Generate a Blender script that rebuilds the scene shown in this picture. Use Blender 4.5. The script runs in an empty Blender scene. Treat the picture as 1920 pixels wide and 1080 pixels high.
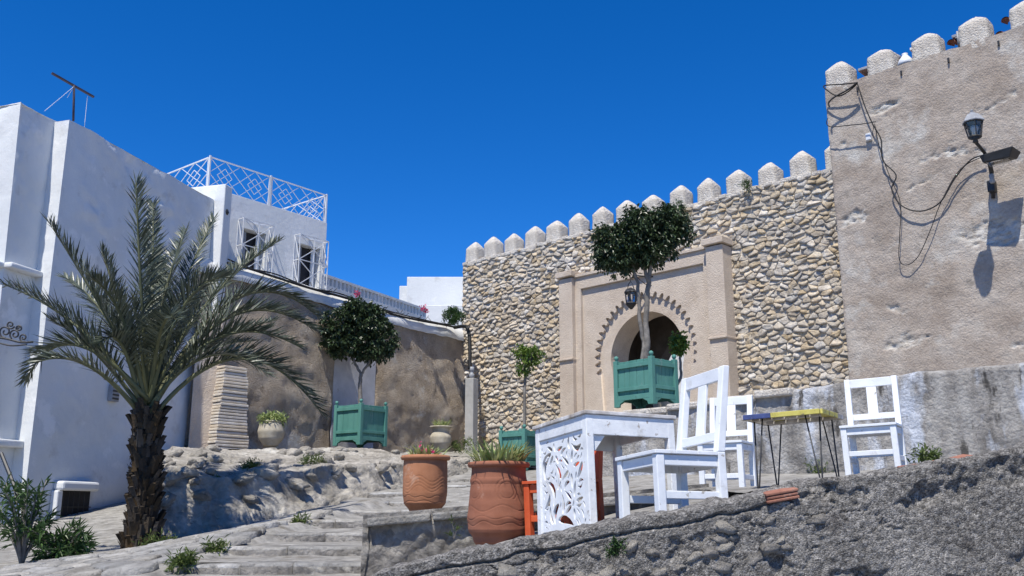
import bpy, bmesh, math, random
import numpy as np
from mathutils import Vector, Matrix, Euler, noise
random.seed(7); np.random.seed(7)
sc = bpy.context.scene
COL = sc.collection
R = math.radians

# ------------------------------------------------------------------ camera, sky, sun, exposure
FPX = 1750.0; PITCH = math.atan(420 / FPX)          # photo pixels; horizon at row 960
cam = bpy.data.cameras.new('camera'); cam_o = bpy.data.objects.new('camera', cam); COL.objects.link(cam_o)
cam.sensor_width = 36; cam.lens = FPX / 1920 * 36; cam.clip_end = 2000; cam.clip_start = 0.05
cam_o.location = (0, 0, 0); cam_o.rotation_euler = (R(90) + PITCH, 0, 0)
sc.camera = cam_o
SUN_H = Vector((-0.38, -0.925)); SUN_EL = R(62)
wld = bpy.data.worlds.new('World'); sc.world = wld; wld.use_nodes = True
wn_ = wld.node_tree.nodes; wl_ = wld.node_tree.links
bgn = wn_['Background']; bgn.inputs[1].default_value = 0.13
sky = wn_.new('ShaderNodeTexSky'); sky.sky_type = 'NISHITA'; sky.sun_disc = False
sky.sun_elevation = SUN_EL; sky.sun_rotation = math.atan2(SUN_H.x, SUN_H.y) % (2 * math.pi)
sky.altitude = 3500; sky.air_density = 1.0; sky.dust_density = 0.0; sky.ozone_density = 6.0
hs = wn_.new('ShaderNodeHueSaturation'); hs.inputs['Hue'].default_value = 0.508; hs.inputs['Saturation'].default_value = 1.29; hs.inputs['Value'].default_value = 1.12
wl_.new(sky.outputs[0], hs.inputs['Color']); wl_.new(hs.outputs[0], bgn.inputs[0])
sun = bpy.data.lights.new('sun', 'SUN'); sun.energy = 4.6; sun.angle = R(0.53); sun.color = (1.0, 0.955, 0.86)
sun_o = bpy.data.objects.new('sun', sun); COL.objects.link(sun_o)
sd = Vector((SUN_H.x * math.cos(SUN_EL), SUN_H.y * math.cos(SUN_EL), math.sin(SUN_EL)))
sun_o.rotation_euler = sd.to_track_quat('Z', 'Y').to_euler(); sun_o.location = (-10, -14, 30)
sc.view_settings.view_transform = 'Standard'; sc.view_settings.look = 'None'
sc.view_settings.exposure = 0.45; sc.view_settings.gamma = 1.0

# ------------------------------------------------------------------ measuring helpers (photo pixel -> place)
def ray(x, y):
    dy = 540 - y
    return Vector((x - 960, FPX * math.cos(PITCH) - dy * math.sin(PITCH), FPX * math.sin(PITCH) + dy * math.cos(PITCH)))
def at(x, y, Y):
    r = ray(x, y); return r * (Y / r.y)
def at_z(x, y, z):
    r = ray(x, y); return r * (z / r.z)

# ------------------------------------------------------------------ tagging helpers
def tag(o, label=None, cat=None, group=None, kind=None):
    if label: o['label'] = label
    if cat: o['category'] = cat
    if group: o['group'] = group
    if kind: o['kind'] = kind
    return o
def empty(name, loc=(0, 0, 0), rz=0.0, label=None, cat=None, group=None, kind=None, tilt=(0, 0)):
    o = bpy.data.objects.new(name, None); COL.objects.link(o)
    o.location = loc
    o.rotation_euler = (Matrix.Rotation(tilt[0], 3, 'X') @ Matrix.Rotation(tilt[1], 3, 'Y') @ Matrix.Rotation(rz, 3, 'Z')).to_euler()
    o.empty_display_size = 0.1
    return tag(o, label, cat, group, kind)

class MB:
    """collects faces, then links them as ONE mesh object"""
    def __init__(s): s.v = []; s.f = []
    def add(s, vs, fs):
        b = len(s.v); s.v += [tuple(v) for v in vs]; s.f += [tuple(i + b for i in f) for f in fs]; return s
    def box(s, c, size, rz=0.0, M=None):
        hx, hy, hz = size[0] / 2, size[1] / 2, size[2] / 2
        vs = [Vector((x, y, z)) for z in (-hz, hz) for y in (-hy, hy) for x in (-hx, hx)]
        m = M if M is not None else Matrix.Rotation(rz, 3, 'Z')
        vs = [m @ v + Vector(c) for v in vs]
        return s.add(vs, [(0, 2, 3, 1), (4, 5, 7, 6), (0, 1, 5, 4), (2, 6, 7, 3), (0, 4, 6, 2), (1, 3, 7, 5)])
    def hexa(s, b, t):      # 4 bottom points, 4 top points, counter-clockwise
        return s.add(list(b) + list(t), [(3, 2, 1, 0), (4, 5, 6, 7), (0, 1, 5, 4), (1, 2, 6, 5), (2, 3, 7, 6), (3, 0, 4, 7)])
    def bar(s, a, b, w, d=None, up=(0, 0, 1)):
        a = Vector(a); b = Vector(b); d = w if d is None else d
        ax = (b - a); L = ax.length; ax.normalize(); upv = Vector(up)
        if abs(ax.dot(upv)) > 0.98: upv = Vector((0, 1, 0))
        sx = ax.cross(upv).normalized(); sz = sx.cross(ax).normalized()
        vs = []
        for p in (a, b):
            for i, j in ((-1, -1), (1, -1), (1, 1), (-1, 1)):
                vs.append(p + sx * (i * w / 2) + sz * (j * d / 2))
        return s.add(vs, [(3, 2, 1, 0), (4, 5, 6, 7), (0, 1, 5, 4), (1, 2, 6, 5), (2, 3, 7, 6), (3, 0, 4, 7)])
    def tube(s, pts, r, n=7, cap=True):
        pts = [Vector(p) for p in pts]; rs = r if isinstance(r, (list, tuple)) else [r] * len(pts)
        rings = []; prev = None
        for i, p in enumerate(pts):
            t = (pts[min(i + 1, len(pts) - 1)] - pts[max(i - 1, 0)]).normalized()
            if prev is None:
                u = t.orthogonal().normalized()
            else:
                u = (prev - t * prev.dot(t)).normalized()
            prev = u; w = t.cross(u)
            rings.append([p + (u * math.cos(2 * math.pi * k / n) + w * math.sin(2 * math.pi * k / n)) * rs[i] for k in range(n)])
        vs = [v for rg in rings for v in rg]; fs = []
        for i in range(len(rings) - 1):
            for k in range(n):
                a = i * n + k; b = i * n + (k + 1) % n
                fs.append((a, b, b + n, a + n))
        if cap: fs.append(tuple(range(n - 1, -1, -1))); fs.append(tuple(range((len(rings) - 1) * n, len(rings) * n)))
        return s.add(vs, fs)
    def lathe(s, prof, n=24, c=(0, 0, 0), fn=None):
        vs = []; fs = []
        for i, (r, z) in enumerate(prof):
            for k in range(n):
                a = 2 * math.pi * k / n
                rr = r + (fn(a, z, r) if fn else 0)
                vs.append((c[0] + rr * math.cos(a), c[1] + rr * math.sin(a), c[2] + z))
        for i in range(len(prof) - 1):
            for k in range(n):
                a = i * n + k; b = i * n + (k + 1) % n
                fs.append((a, b, b + n, a + n))
        fs.append(tuple(range(n - 1, -1, -1))); fs.append(tuple(range((len(prof) - 1) * n, len(prof) * n)))
        return s.add(vs, fs)
    def mesh(s, name):
        me = bpy.data.meshes.new(name); me.from_pydata([tuple(v) for v in s.v], [], s.f); me.update(); return me
    def build(s, name, mat, parent=None, smooth=False, bevel=0.0, loc=None):
        me = s.mesh(name)
        return link(name, me, mat, parent, smooth, bevel, loc)
def link(name, me, mat, parent=None, smooth=False, bevel=0.0, loc=None):
    if mat is not None and not me.materials: me.materials.append(mat)
    if smooth:
        me.polygons.foreach_set('use_smooth', [True] * len(me.polygons))
    o = bpy.data.objects.new(name, me); COL.objects.link(o)
    if parent is not None: o.parent = parent
    if loc is not None: o.location = loc
    if bevel:
        md = o.modifiers.new('bevel', 'BEVEL'); md.width = bevel; md.segments = 2; md.limit_method = 'ANGLE'; md.angle_limit = R(40)
    return o
def copy_tree(o, parent=None):
    c = o.copy(); COL.objects.link(c); c.parent = parent
    for ch in list(o.children): copy_tree(ch, c)
    return c
def fbm(x, y, z, oc=4):
    return noise.fractal(Vector((x, y, z)), 0.9, 2.1, oc)

# ------------------------------------------------------------------ procedural materials
def mat(name, stops, scale=3.0, rough=0.85, bump=0.3, bscale=30.0, detail=6.0, dist=0.02, extra=None, spec=0.3, stretch=None, island=0.0):
    """stops: list of (position, colour) along a noise; extra: (colour, scale, threshold, softness) patches"""
    m = bpy.data.materials.new(name); m.use_nodes = True; nt = m.node_tree; N = nt.nodes; L = nt.links
    b = N['Principled BSDF']; b.inputs['Roughness'].default_value = rough; b.inputs['Specular IOR Level'].default_value = spec
    tc = N.new('ShaderNodeTexCoord'); src = tc.outputs['Object']
    if stretch:
        mp = N.new('ShaderNodeMapping'); mp.inputs['Scale'].default_value = stretch; L.new(src, mp.inputs[0]); src = mp.outputs[0]
    n1 = N.new('ShaderNodeTexNoise'); n1.inputs['Scale'].default_value = scale; n1.inputs['Detail'].default_value = detail; n1.inputs['Roughness'].default_value = 0.62
    L.new(src, n1.inputs['Vector'])
    cr = N.new('ShaderNodeValToRGB'); e = cr.color_ramp.elements
    for i, (p, c) in enumerate(stops):
        el = e[i] if i < 2 else e.new(p)
        el.position = p; el.color = (*c, 1)
    L.new(n1.outputs['Fac'], cr.inputs[0]); colr = cr.outputs[0]
    for (ec, es, th, so) in (extra or []):
        n2 = N.new('ShaderNodeTexNoise'); n2.inputs['Scale'].default_value = es; n2.inputs['Detail'].default_value = 7; n2.inputs['Roughness'].default_value = 0.65
        mp2 = N.new('ShaderNodeMapping'); mp2.inputs['Location'].default_value = (es * 3.7, 5.1, es); L.new(src, mp2.inputs[0]); L.new(mp2.outputs[0], n2.inputs['Vector'])
        mr = N.new('ShaderNodeMapRange'); mr.inputs['From Min'].default_value = th - so; mr.inputs['From Max'].default_value = th + so
        L.new(n2.outputs['Fac'], mr.inputs['Value'])
        mx = N.new('ShaderNodeMix'); mx.data_type = 'RGBA'; L.new(mr.outputs[0], mx.inputs['Factor']); L.new(colr, mx.inputs['A']); mx.inputs['B'].default_value = (*ec, 1)
        colr = mx.outputs['Result']
    if island:
        g = N.new('ShaderNodeNewGeometry'); oi = N.new('ShaderNodeObjectInfo'); ad = N.new('ShaderNodeMath'); ad.operation = 'ADD'
        L.new(g.outputs['Random Per Island'], ad.inputs[0]); L.new(oi.outputs['Random'], ad.inputs[1])
        fr = N.new('ShaderNodeMath'); fr.operation = 'FRACT'; L.new(ad.outputs[0], fr.inputs[0])
        h = N.new('ShaderNodeHueSaturation'); mr = N.new('ShaderNodeMapRange'); mr.inputs['To Min'].default_value = 1 - island; mr.inputs['To Max'].default_value = 1 + island
        L.new(fr.outputs[0], mr.inputs['Value']); L.new(mr.outputs[0], h.inputs['Value'])
        f2 = N.new('ShaderNodeMath'); f2.operation = 'MULTIPLY'; f2.inputs[1].default_value = 7.31; L.new(fr.outputs[0], f2.inputs[0])
        f3 = N.new('ShaderNodeMath'); f3.operation = 'FRACT'; L.new(f2.outputs[0], f3.inputs[0])
        mr2 = N.new('ShaderNodeMapRange'); mr2.inputs['To Min'].default_value = 0.6; mr2.inputs['To Max'].default_value = 1.45; L.new(f3.outputs[0], mr2.inputs['Value']); L.new(mr2.outputs[0], h.inputs['Saturation'])
        L.new(colr, h.inputs['Color']); colr = h.outputs[0]
    L.new(colr, b.inputs['Base Color'])
    if bump:
        n3 = N.new('ShaderNodeTexNoise'); n3.inputs['Scale'].default_value = bscale; n3.inputs['Detail'].default_value = 8; n3.inputs['Roughness'].default_value = 0.7
        L.new(tc.outputs['Object'], n3.inputs['Vector'])
        bp = N.new('ShaderNodeBump'); bp.inputs['Strength'].default_value = bump; bp.inputs['Distance'].default_value = dist
        L.new(n3.outputs['Fac'], bp.inputs['Height']); L.new(bp.outputs[0], b.inputs['Normal'])
    return m
def leaf_mat(name, c1, c2, rough=0.5, trans=0.25):
    m = bpy.data.materials.new(name); m.use_nodes = True; nt = m.node_tree; N = nt.nodes; L = nt.links
    b = N['Principled BSDF']; b.inputs['Roughness'].default_value = rough; b.inputs['Specular IOR Level'].default_value = 0.4
    g = N.new('ShaderNodeNewGeometry'); cr = N.new('ShaderNodeValToRGB'); e = cr.color_ramp.elements
    e[0].color = (*c1, 1); e[1].color = (*c2, 1); L.new(g.outputs['Random Per Island'], cr.inputs[0]); L.new(cr.outputs[0], b.inputs['Base Color'])
    if trans:
        t = N.new('ShaderNodeBsdfTranslucent'); L.new(cr.outputs[0], t.inputs[0])
        mx = N.new('ShaderNodeMixShader'); mx.inputs[0].default_value = trans; L.new(b.outputs[0], mx.inputs[1]); L.new(t.outputs[0], mx.inputs[2])
        L.new(mx.outputs[0], N['Material Output'].inputs[0])
    return m
WHITE = mat('white_plaster', [(0.3, (0.60, 0.615, 0.615)), (0.7, (0.70, 0.705, 0.70))], 0.9, 0.9, 0.5, 7, dist=0.02, extra=[((0.55, 0.55, 0.54), 2.3, 0.64, 0.06), ((0.74, 0.74, 0.735), 1.3, 0.60, 0.03)])
WHITE2 = mat('white_lime_wash', [(0.3, (0.563, 0.563, 0.554)), (0.7, (0.704, 0.704, 0.686))], 2.2, 0.9, 0.5, 14, dist=0.02, extra=[((0.396, 0.378, 0.352), 2.1, 0.66, 0.08)])
TAN = mat('brown_earth_plaster', [(0.3, (0.44, 0.345, 0.25)), (0.5, (0.63, 0.52, 0.405)), (0.7, (0.74, 0.645, 0.53))], 1.4, 0.95, 1.0, 14, dist=0.05, extra=[((0.76, 0.73, 0.69), 0.75, 0.63, 0.04), ((0.32, 0.24, 0.17), 2.2, 0.65, 0.05)])
TOWER = mat('weathered_sandy_plaster', [(0.32, (0.27, 0.22, 0.178)), (0.5, (0.37, 0.315, 0.265)), (0.68, (0.43, 0.385, 0.335))], 1.1, 0.95, 0.8, 26, dist=0.02, extra=[((0.27, 0.235, 0.198), 3.2, 0.64, 0.05), ((0.48, 0.455, 0.415), 0.8, 0.60, 0.06), ((0.29, 0.235, 0.19), 0.6, 0.62, 0.08)])
GATEP = mat('beige_gate_plaster', [(0.3, (0.46, 0.375, 0.295)), (0.7, (0.58, 0.495, 0.405))], 1.6, 0.93, 0.5, 26, dist=0.02, extra=[((0.36, 0.29, 0.22), 1.4, 0.68, 0.1)])
STONE = mat('rubble_stone', [(0.28, (0.38, 0.31, 0.225)), (0.5, (0.51, 0.435, 0.34)), (0.72, (0.60, 0.54, 0.455))], 3.2, 0.93, 0.9, 18, dist=0.04, island=0.22, extra=[((0.42, 0.27, 0.14), 1.3, 0.69, 0.04), ((0.62, 0.58, 0.51), 3.0, 0.60, 0.06)])
SHADEP = mat('shade_toned_plaster', [(0.3, (0.07, 0.06, 0.05)), (0.7, (0.13, 0.11, 0.095))], 3, 0.95, 0.4, 20, dist=0.02)  # gate plaster darkened so the passage looks unlit; shade in the colour
MORTAR = mat('lime_mortar', [(0.3, (0.52, 0.445, 0.345)), (0.7, (0.66, 0.59, 0.485))], 5, 0.95, 1.0, 22, dist=0.05)
MERLON = mat('merlon_plaster', [(0.3, (0.47, 0.42, 0.36)), (0.7, (0.66, 0.62, 0.56))], 4, 0.95, 0.9, 28, dist=0.03, extra=[((0.33, 0.28, 0.22), 3.1, 0.66, 0.06)])
GRAYW = mat('streaked_gray_render', [(0.3, (0.15, 0.138, 0.125)), (0.5, (0.33, 0.31, 0.285)), (0.7, (0.48, 0.46, 0.43))], 1.9, 0.93, 0.9, 16, dist=0.05, stretch=(1.6, 1.6, 0.5), extra=[((0.56, 0.59, 0.65), 1.0, 0.57, 0.05), ((0.10, 0.092, 0.083), 2.7, 0.63, 0.035)])
CONC = mat('rough_aggregate_concrete', [(0.3, (0.10, 0.093, 0.085)), (0.5, (0.205, 0.192, 0.176)), (0.68, (0.33, 0.312, 0.29))], 30, 0.95, 1.0, 130, dist=0.008, detail=8, extra=[((0.36, 0.34, 0.315), 1.6, 0.63, 0.08), ((0.11, 0.10, 0.092), 3.5, 0.65, 0.05), ((0.55, 0.53, 0.5), 90, 0.68, 0.03)])
RUBB = mat('pale_rubble', [(0.3, (0.21, 0.19, 0.16)), (0.5, (0.37, 0.34, 0.295)), (0.7, (0.54, 0.50, 0.44))], 2.2, 0.95, 1.0, 22, dist=0.04, extra=[((0.60, 0.57, 0.51), 0.9, 0.60, 0.05), ((0.18, 0.16, 0.135), 3.4, 0.64, 0.04)])
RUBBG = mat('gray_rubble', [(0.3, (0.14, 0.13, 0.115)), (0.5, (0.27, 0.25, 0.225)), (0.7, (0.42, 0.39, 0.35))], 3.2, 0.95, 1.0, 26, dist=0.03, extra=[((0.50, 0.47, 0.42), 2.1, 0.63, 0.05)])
PAVE = mat('worn_paving', [(0.3, (0.17, 0.16, 0.145)), (0.5, (0.27, 0.258, 0.238)), (0.7, (0.36, 0.345, 0.32))], 5, 0.92, 0.9, 18, dist=0.025, extra=[((0.16, 0.142, 0.115), 2.4, 0.62, 0.06)])
STEPM = mat('worn_step_stone', [(0.3, (0.19, 0.18, 0.165)), (0.5, (0.30, 0.288, 0.268)), (0.7, (0.40, 0.385, 0.36))], 5, 0.92, 0.9, 24, dist=0.02, island=0.22, extra=[((0.14, 0.128, 0.11), 3.0, 0.63, 0.05)])
EARTH = mat('dry_earth', [(0.3, (0.128, 0.100, 0.072)), (0.7, (0.272, 0.232, 0.184))], 4, 0.95, 1.0, 20, dist=0.05)
GREEN = mat('green_paint', [(0.3, (0.062, 0.190, 0.158)), (0.7, (0.095, 0.250, 0.212))], 4, 0.7, 0.4, 40, dist=0.004, spec=0.3, stretch=(1.0, 1.0, 0.35), extra=[((0.17, 0.26, 0.235), 5, 0.66, 0.05), ((0.035, 0.09, 0.075), 7, 0.68, 0.03)])
WPAINT = mat('worn_white_paint', [(0.3, (0.60, 0.61, 0.62)), (0.7, (0.78, 0.79, 0.79))], 8, 0.65, 0.5, 34, dist=0.006, spec=0.35, extra=[((0.33, 0.29, 0.25), 16, 0.64, 0.02), ((0.45, 0.43, 0.40), 5, 0.66, 0.05)])
WPAINT2 = mat('clean_white_paint', [(0.3, (0.66, 0.68, 0.70)), (0.7, (0.78, 0.79, 0.80))], 8, 0.6, 0.35, 34, dist=0.005, spec=0.35, extra=[((0.40, 0.37, 0.33), 18, 0.68, 0.02), ((0.58, 0.57, 0.55), 5, 0.64, 0.05)])
WEATHER = mat('weathered_board', [(0.3, (0.28, 0.24, 0.20)), (0.6, (0.60, 0.58, 0.56)), (0.75, (0.72, 0.72, 0.71))], 9, 0.75, 0.6, 50, dist=0.005)
ORANGE = mat('orange_paint', [(0.3, (0.50, 0.075, 0.022)), (0.7, (0.62, 0.115, 0.035))], 7, 0.55, 0.2, 40, dist=0.004, spec=0.4)
TERRA = mat('terracotta', [(0.3, (0.209, 0.076, 0.042)), (0.7, (0.288, 0.119, 0.071))], 5, 0.85, 0.25, 60, dist=0.004, extra=[((0.40, 0.24, 0.175), 4, 0.64, 0.06), ((0.15, 0.065, 0.042), 3, 0.66, 0.06)])
TERRA2 = mat('orange_terracotta', [(0.3, (0.288, 0.116, 0.054)), (0.7, (0.400, 0.180, 0.094))], 5, 0.85, 0.25, 60, dist=0.004, extra=[((0.46, 0.29, 0.20), 4, 0.64, 0.06), ((0.20, 0.085, 0.05), 3, 0.66, 0.06)])
CLAY = mat('pale_clay', [(0.3, (0.30, 0.26, 0.19)), (0.7, (0.46, 0.42, 0.34))], 6, 0.9, 0.4, 40, dist=0.006)
BRICK = mat('red_brick', [(0.3, (0.22, 0.09, 0.06)), (0.6, (0.34, 0.16, 0.11)), (0.75, (0.36, 0.27, 0.22))], 14, 0.92, 0.8, 60, dist=0.008)
PALEB = mat('pale_brick', [(0.3, (0.50, 0.44, 0.37)), (0.7, (0.64, 0.59, 0.52))], 6, 0.92, 0.8, 30, dist=0.02, island=0.05)
BLACK = mat('black_iron', [(0.3, (0.012, 0.012, 0.013)), (0.7, (0.03, 0.03, 0.032))], 8, 0.5, 0.1, 60, dist=0.002, spec=0.5)
CABLE = mat('black_cable', [(0.3, (0.012, 0.012, 0.012)), (0.7, (0.025, 0.025, 0.025))], 8, 0.6, 0)
ZINC = mat('gray_zinc', [(0.3, (0.22, 0.23, 0.25)), (0.7, (0.34, 0.35, 0.37))], 8, 0.5, 0.1, 40, dist=0.003)
RUST = mat('dark_steel', [(0.3, (0.022, 0.02, 0.035)), (0.7, (0.05, 0.04, 0.055))], 12, 0.7, 0)
WIRON = mat('white_iron', [(0.3, (0.56, 0.58, 0.61)), (0.7, (0.66, 0.67, 0.69))], 8, 0.5, 0)
DARKIN = mat('dark_interior', [(0.3, (0.02, 0.02, 0.022)), (0.7, (0.04, 0.04, 0.045))], 3, 0.7, 0)
BLUEP = mat('blue_gray_render', [(0.3, (0.36, 0.37, 0.41)), (0.7, (0.52, 0.53, 0.57))], 2.5, 0.93, 0.5, 22, dist=0.02, extra=[((0.30, 0.27, 0.25), 4, 0.68, 0.04)])
POSTC = mat('gray_cement', [(0.3, (0.30, 0.295, 0.28)), (0.7, (0.42, 0.41, 0.39))], 4, 0.92, 0.4, 40, dist=0.01)
YELLOW = mat('yellow_paint', [(0.36, (0.22, 0.19, 0.11)), (0.44, (0.50, 0.43, 0.10)), (0.7, (0.60, 0.53, 0.14))], 14, 0.65, 0.5, 40, dist=0.004)
BLUE = mat('blue_paint', [(0.36, (0.27, 0.26, 0.26)), (0.45, (0.045, 0.065, 0.17)), (0.7, (0.07, 0.095, 0.24))], 14, 0.65, 0.5, 40, dist=0.004)
BARK = mat('smooth_bark', [(0.3, (0.10, 0.09, 0.08)), (0.7, (0.25, 0.23, 0.205))], 9, 0.9, 0.6, 30, dist=0.01)
PALMT = mat('palm_fibre', [(0.3, (0.018, 0.013, 0.010)), (0.6, (0.065, 0.045, 0.03)), (0.75, (0.14, 0.09, 0.05))], 9, 0.95, 1.0, 40, dist=0.02)
BOOT = mat('palm_leaf_base', [(0.3, (0.025, 0.02, 0.015)), (0.6, (0.065, 0.047, 0.03)), (0.75, (0.20, 0.135, 0.07))], 5, 0.9, 0.9, 40, dist=0.015, island=0.6)
PALML = leaf_mat('palm_leaflet', (0.024, 0.034, 0.020), (0.125, 0.145, 0.105), 0.38, 0.12)
RACH = mat('palm_stalk', [(0.3, (0.065, 0.075, 0.035)), (0.7, (0.15, 0.15, 0.075))], 4, 0.55, 0)
FICUS = leaf_mat('ficus_leaf', (0.014, 0.026, 0.014), (0.075, 0.115, 0.05), 0.36, 0.2)
LIME = leaf_mat('citrus_leaf', (0.06, 0.12, 0.022), (0.19, 0.27, 0.045), 0.5, 0.3)
OLEA = leaf_mat('oleander_leaf', (0.03, 0.07, 0.022), (0.085, 0.15, 0.045), 0.45, 0.2)
SPIKE = leaf_mat('spider_plant_leaf', (0.13, 0.20, 0.05), (0.42, 0.46, 0.20), 0.5, 0.3)
WEED = leaf_mat('weed_leaf', (0.05, 0.09, 0.02), (0.15, 0.19, 0.05), 0.6, 0.25)
PINK = leaf_mat('pink_petal', (0.50, 0.03, 0.12), (0.70, 0.08, 0.22), 0.6, 0.3)
def aggregate(m, sc1=95, sc2=34, h=0.012, amt=.5):
    '''adds pebble relief and pale grit to a concrete material'''
    nt = m.node_tree; N = nt.nodes; L = nt.links; b = N['Principled BSDF']; tc = N.new('ShaderNodeTexCoord')
    v = N.new('ShaderNodeTexVoronoi'); v.inputs['Scale'].default_value = sc1; L.new(tc.outputs['Object'], v.inputs['Vector'])
    v2 = N.new('ShaderNodeTexNoise'); v2.inputs['Scale'].default_value = sc2; v2.inputs['Detail'].default_value = 9; v2.inputs['Roughness'].default_value = .75; L.new(tc.outputs['Object'], v2.inputs['Vector'])
    mm = N.new('ShaderNodeMath'); mm.operation = 'MULTIPLY_ADD'; mm.inputs[1].default_value = -.5; L.new(v.outputs['Distance'], mm.inputs[0]); L.new(v2.outputs['Fac'], mm.inputs[2])
    bp = N.new('ShaderNodeBump'); bp.inputs['Strength'].default_value = 1.0; bp.inputs['Distance'].default_value = h; L.new(mm.outputs[0], bp.inputs['Height'])
    old = b.inputs['Normal'].links[0].from_socket; L.new(old, bp.inputs['Normal']); L.new(bp.outputs[0], b.inputs['Normal'])
    col = b.inputs['Base Color'].links[0].from_socket; h_ = N.new('ShaderNodeHueSaturation'); L.new(col, h_.inputs['Color'])
    sep = N.new('ShaderNodeSeparateColor'); L.new(v.outputs['Color'], sep.inputs[0]); mr = N.new('ShaderNodeMapRange'); mr.inputs['To Min'].default_value = 1 - amt; mr.inputs['To Max'].default_value = 1 + amt; L.new(sep.outputs[0], mr.inputs['Value']); L.new(mr.outputs[0], h_.inputs['Value']); L.new(h_.outputs[0], b.inputs['Base Color'])
aggregate(CONC, 120, 60, .013, .55); aggregate(RUBBG, 20, 12, .03, .2); aggregate(RUBB, 14, 10, .03, .14); aggregate(GRAYW, 22, 12, .02, .10); aggregate(TOWER, 26, 17, .012, .08); aggregate(TAN, 60, 7, .06, .08); aggregate(STEPM, 34, 16, .015, .10); aggregate(PAVE, 12, 14, .014, .12); aggregate(MERLON, 26, 12, .03, .1); aggregate(GATEP, 40, 20, .012, .05); aggregate(STONE, 12, 16, .03, .10)
def worn_patch(m, col, col2):
    '''where the plaster has fallen off, the rubble beneath shows'''
    nt = m.node_tree; N = nt.nodes; L = nt.links; b = N['Principled BSDF']; base = b.inputs['Base Color'].links[0].from_socket
    at_ = N.new('ShaderNodeAttribute'); at_.attribute_name = 'worn'; tc = N.new('ShaderNodeTexCoord'); mp = N.new('ShaderNodeMapping'); mp.inputs['Scale'].default_value = (5, 5, 9); L.new(tc.outputs['Object'], mp.inputs[0])
    v = N.new('ShaderNodeTexNoise'); v.inputs['Scale'].default_value = 1.0; v.inputs['Detail'].default_value = 8; v.inputs['Roughness'].default_value = .7; L.new(mp.outputs[0], v.inputs['Vector'])
    cr = N.new('ShaderNodeValToRGB'); e = cr.color_ramp.elements; e[0].position = .38; e[1].position = .6; e[0].color = (*col, 1); e[1].color = (*col2, 1); L.new(v.outputs['Fac'], cr.inputs[0])
    mx = N.new('ShaderNodeMix'); mx.data_type = 'RGBA'; L.new(at_.outputs['Fac'], mx.inputs['Factor']); L.new(base, mx.inputs['A']); L.new(cr.outputs[0], mx.inputs['B']); L.new(mx.outputs['Result'], b.inputs['Base Color'])
    bp = N.new('ShaderNodeBump'); bp.inputs['Distance'].default_value = .04; L.new(at_.outputs['Fac'], bp.inputs['Strength']); L.new(v.outputs['Fac'], bp.inputs['Height']); L.new(b.inputs['Normal'].links[0].from_socket, bp.inputs['Normal']); L.new(bp.outputs[0], b.inputs['Normal'])
worn_patch(TOWER, (0.33, 0.285, 0.235), (0.58, 0.555, 0.51))
GLASS = bpy.data.materials.new('lantern_glass'); GLASS.use_nodes = True
_b = GLASS.node_tree.nodes['Principled BSDF']; _b.inputs['Transmission Weight'].default_value = 1.0; _b.inputs['Roughness'].default_value = 0.08; _b.inputs['Base Color'].default_value = (0.85, 0.88, 0.9, 1)

# ------------------------------------------------------------------ frames of the big walls
WA = R(44); wd = Vector((math.cos(WA), -math.sin(WA))); wnv = Vector((wd.y, -wd.x))     # along the rampart / towards the viewer
p0 = at(1225, 960, 22).xy
def wpt(s, off, z): q = p0 + wd * s + wnv * off; return Vector((q.x, q.y, z))
GOFF = 5.35                                       # gate terrace edge in front of the rampart
BA = R(15.3); ad = Vector((math.sin(BA), math.cos(BA))); b0 = at(130, 960, 15.82).xy; KL = 1.13
def bpt(s, off, z): q = b0 + ad * s + Vector((ad.y, -ad.x)) * off; return Vector((q.x, q.y, z))   # off>0 : to the right of the wall
T0 = Vector((-6.47, 18.8)); T1 = Vector((-1.365, 26.45)); td = (T1 - T0).normalized(); tnv = Vector((td.y, -td.x))
def tpt(s, off, z): q = T0 + td * s + tnv * off; return Vector((q.x, q.y, z))

# ------------------------------------------------------------------ lie of the land: thin-plate surfaces through measured points
class TPS:
    def __init__(s, pts, lam=0.02):
        P = np.array([p[:2] for p in pts], float); z = np.array([p[2] for p in pts], float); n = len(P)
        d = np.linalg.norm(P[:, None] - P[None], axis=2); K = np.where(d > 0, d * d * np.log(d + 1e-9), 0) + lam * np.eye(n)
        A = np.zeros((n + 3, n + 3)); A[:n, :n] = K; A[:n, n] = 1; A[:n, n + 1:] = P; A[n, :n] = 1; A[n + 1:, :n] = P.T
        s.w = np.linalg.solve(A, np.concatenate([z, [0, 0, 0]])); s.P = P; s.n = n
    def __call__(s, x, y):
        d = np.hypot(s.P[:, 0] - x, s.P[:, 1] - y); k = np.where(d > 0, d * d * np.log(d + 1e-9), 0)
        return float(s.w[:s.n] @ k + s.w[s.n] + s.w[s.n + 1] * x + s.w[s.n + 2] * y)
STEPS = [(7.25, -0.63, -0.54), (8.2, -0.50, -0.424), (9.1, -0.39, -0.313), (10.0, -0.294, -0.205), (11.0, -0.17, -0.09), (12.1, -0.047, 0.02), (13.3, 0.08, 0.148), (14.5, 0.217, 0.285), (15.8, 0.37, 0.435), (17.2, 0.525, 0.585)]
far = [(-0.75, 18.5, 0.66), (0.3, 20, 0.86), (-1.2, 25, 1.5), (1.0, 22.5, 1.2), (-2.2, 22, 1.15)]
street_pts = [tuple(at(*q)) for q in [(0, 1085, 8.5), (250, 1035, 10.5), (430, 1000, 11.8), (560, 968, 13), (690, 940, 14.2), (800, 915, 16), (880, 898, 18),
              (350, 1060, 8.3), (425, 1027, 9.2), (440, 1000, 10.1), (545, 980, 11.1), (605, 960, 12.2), (655, 942, 13.4), (100, 1085, 8.3)]] + far + [(-6, 4, -1.3), (0, 4, -1.4), (3, 4, -1.4), (0, 2, -1.58), (-6, 2, -1.55), (-3, 6, -0.85), (-8, 11, -0.6), (-1.5, 6.3, -0.8)]
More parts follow.
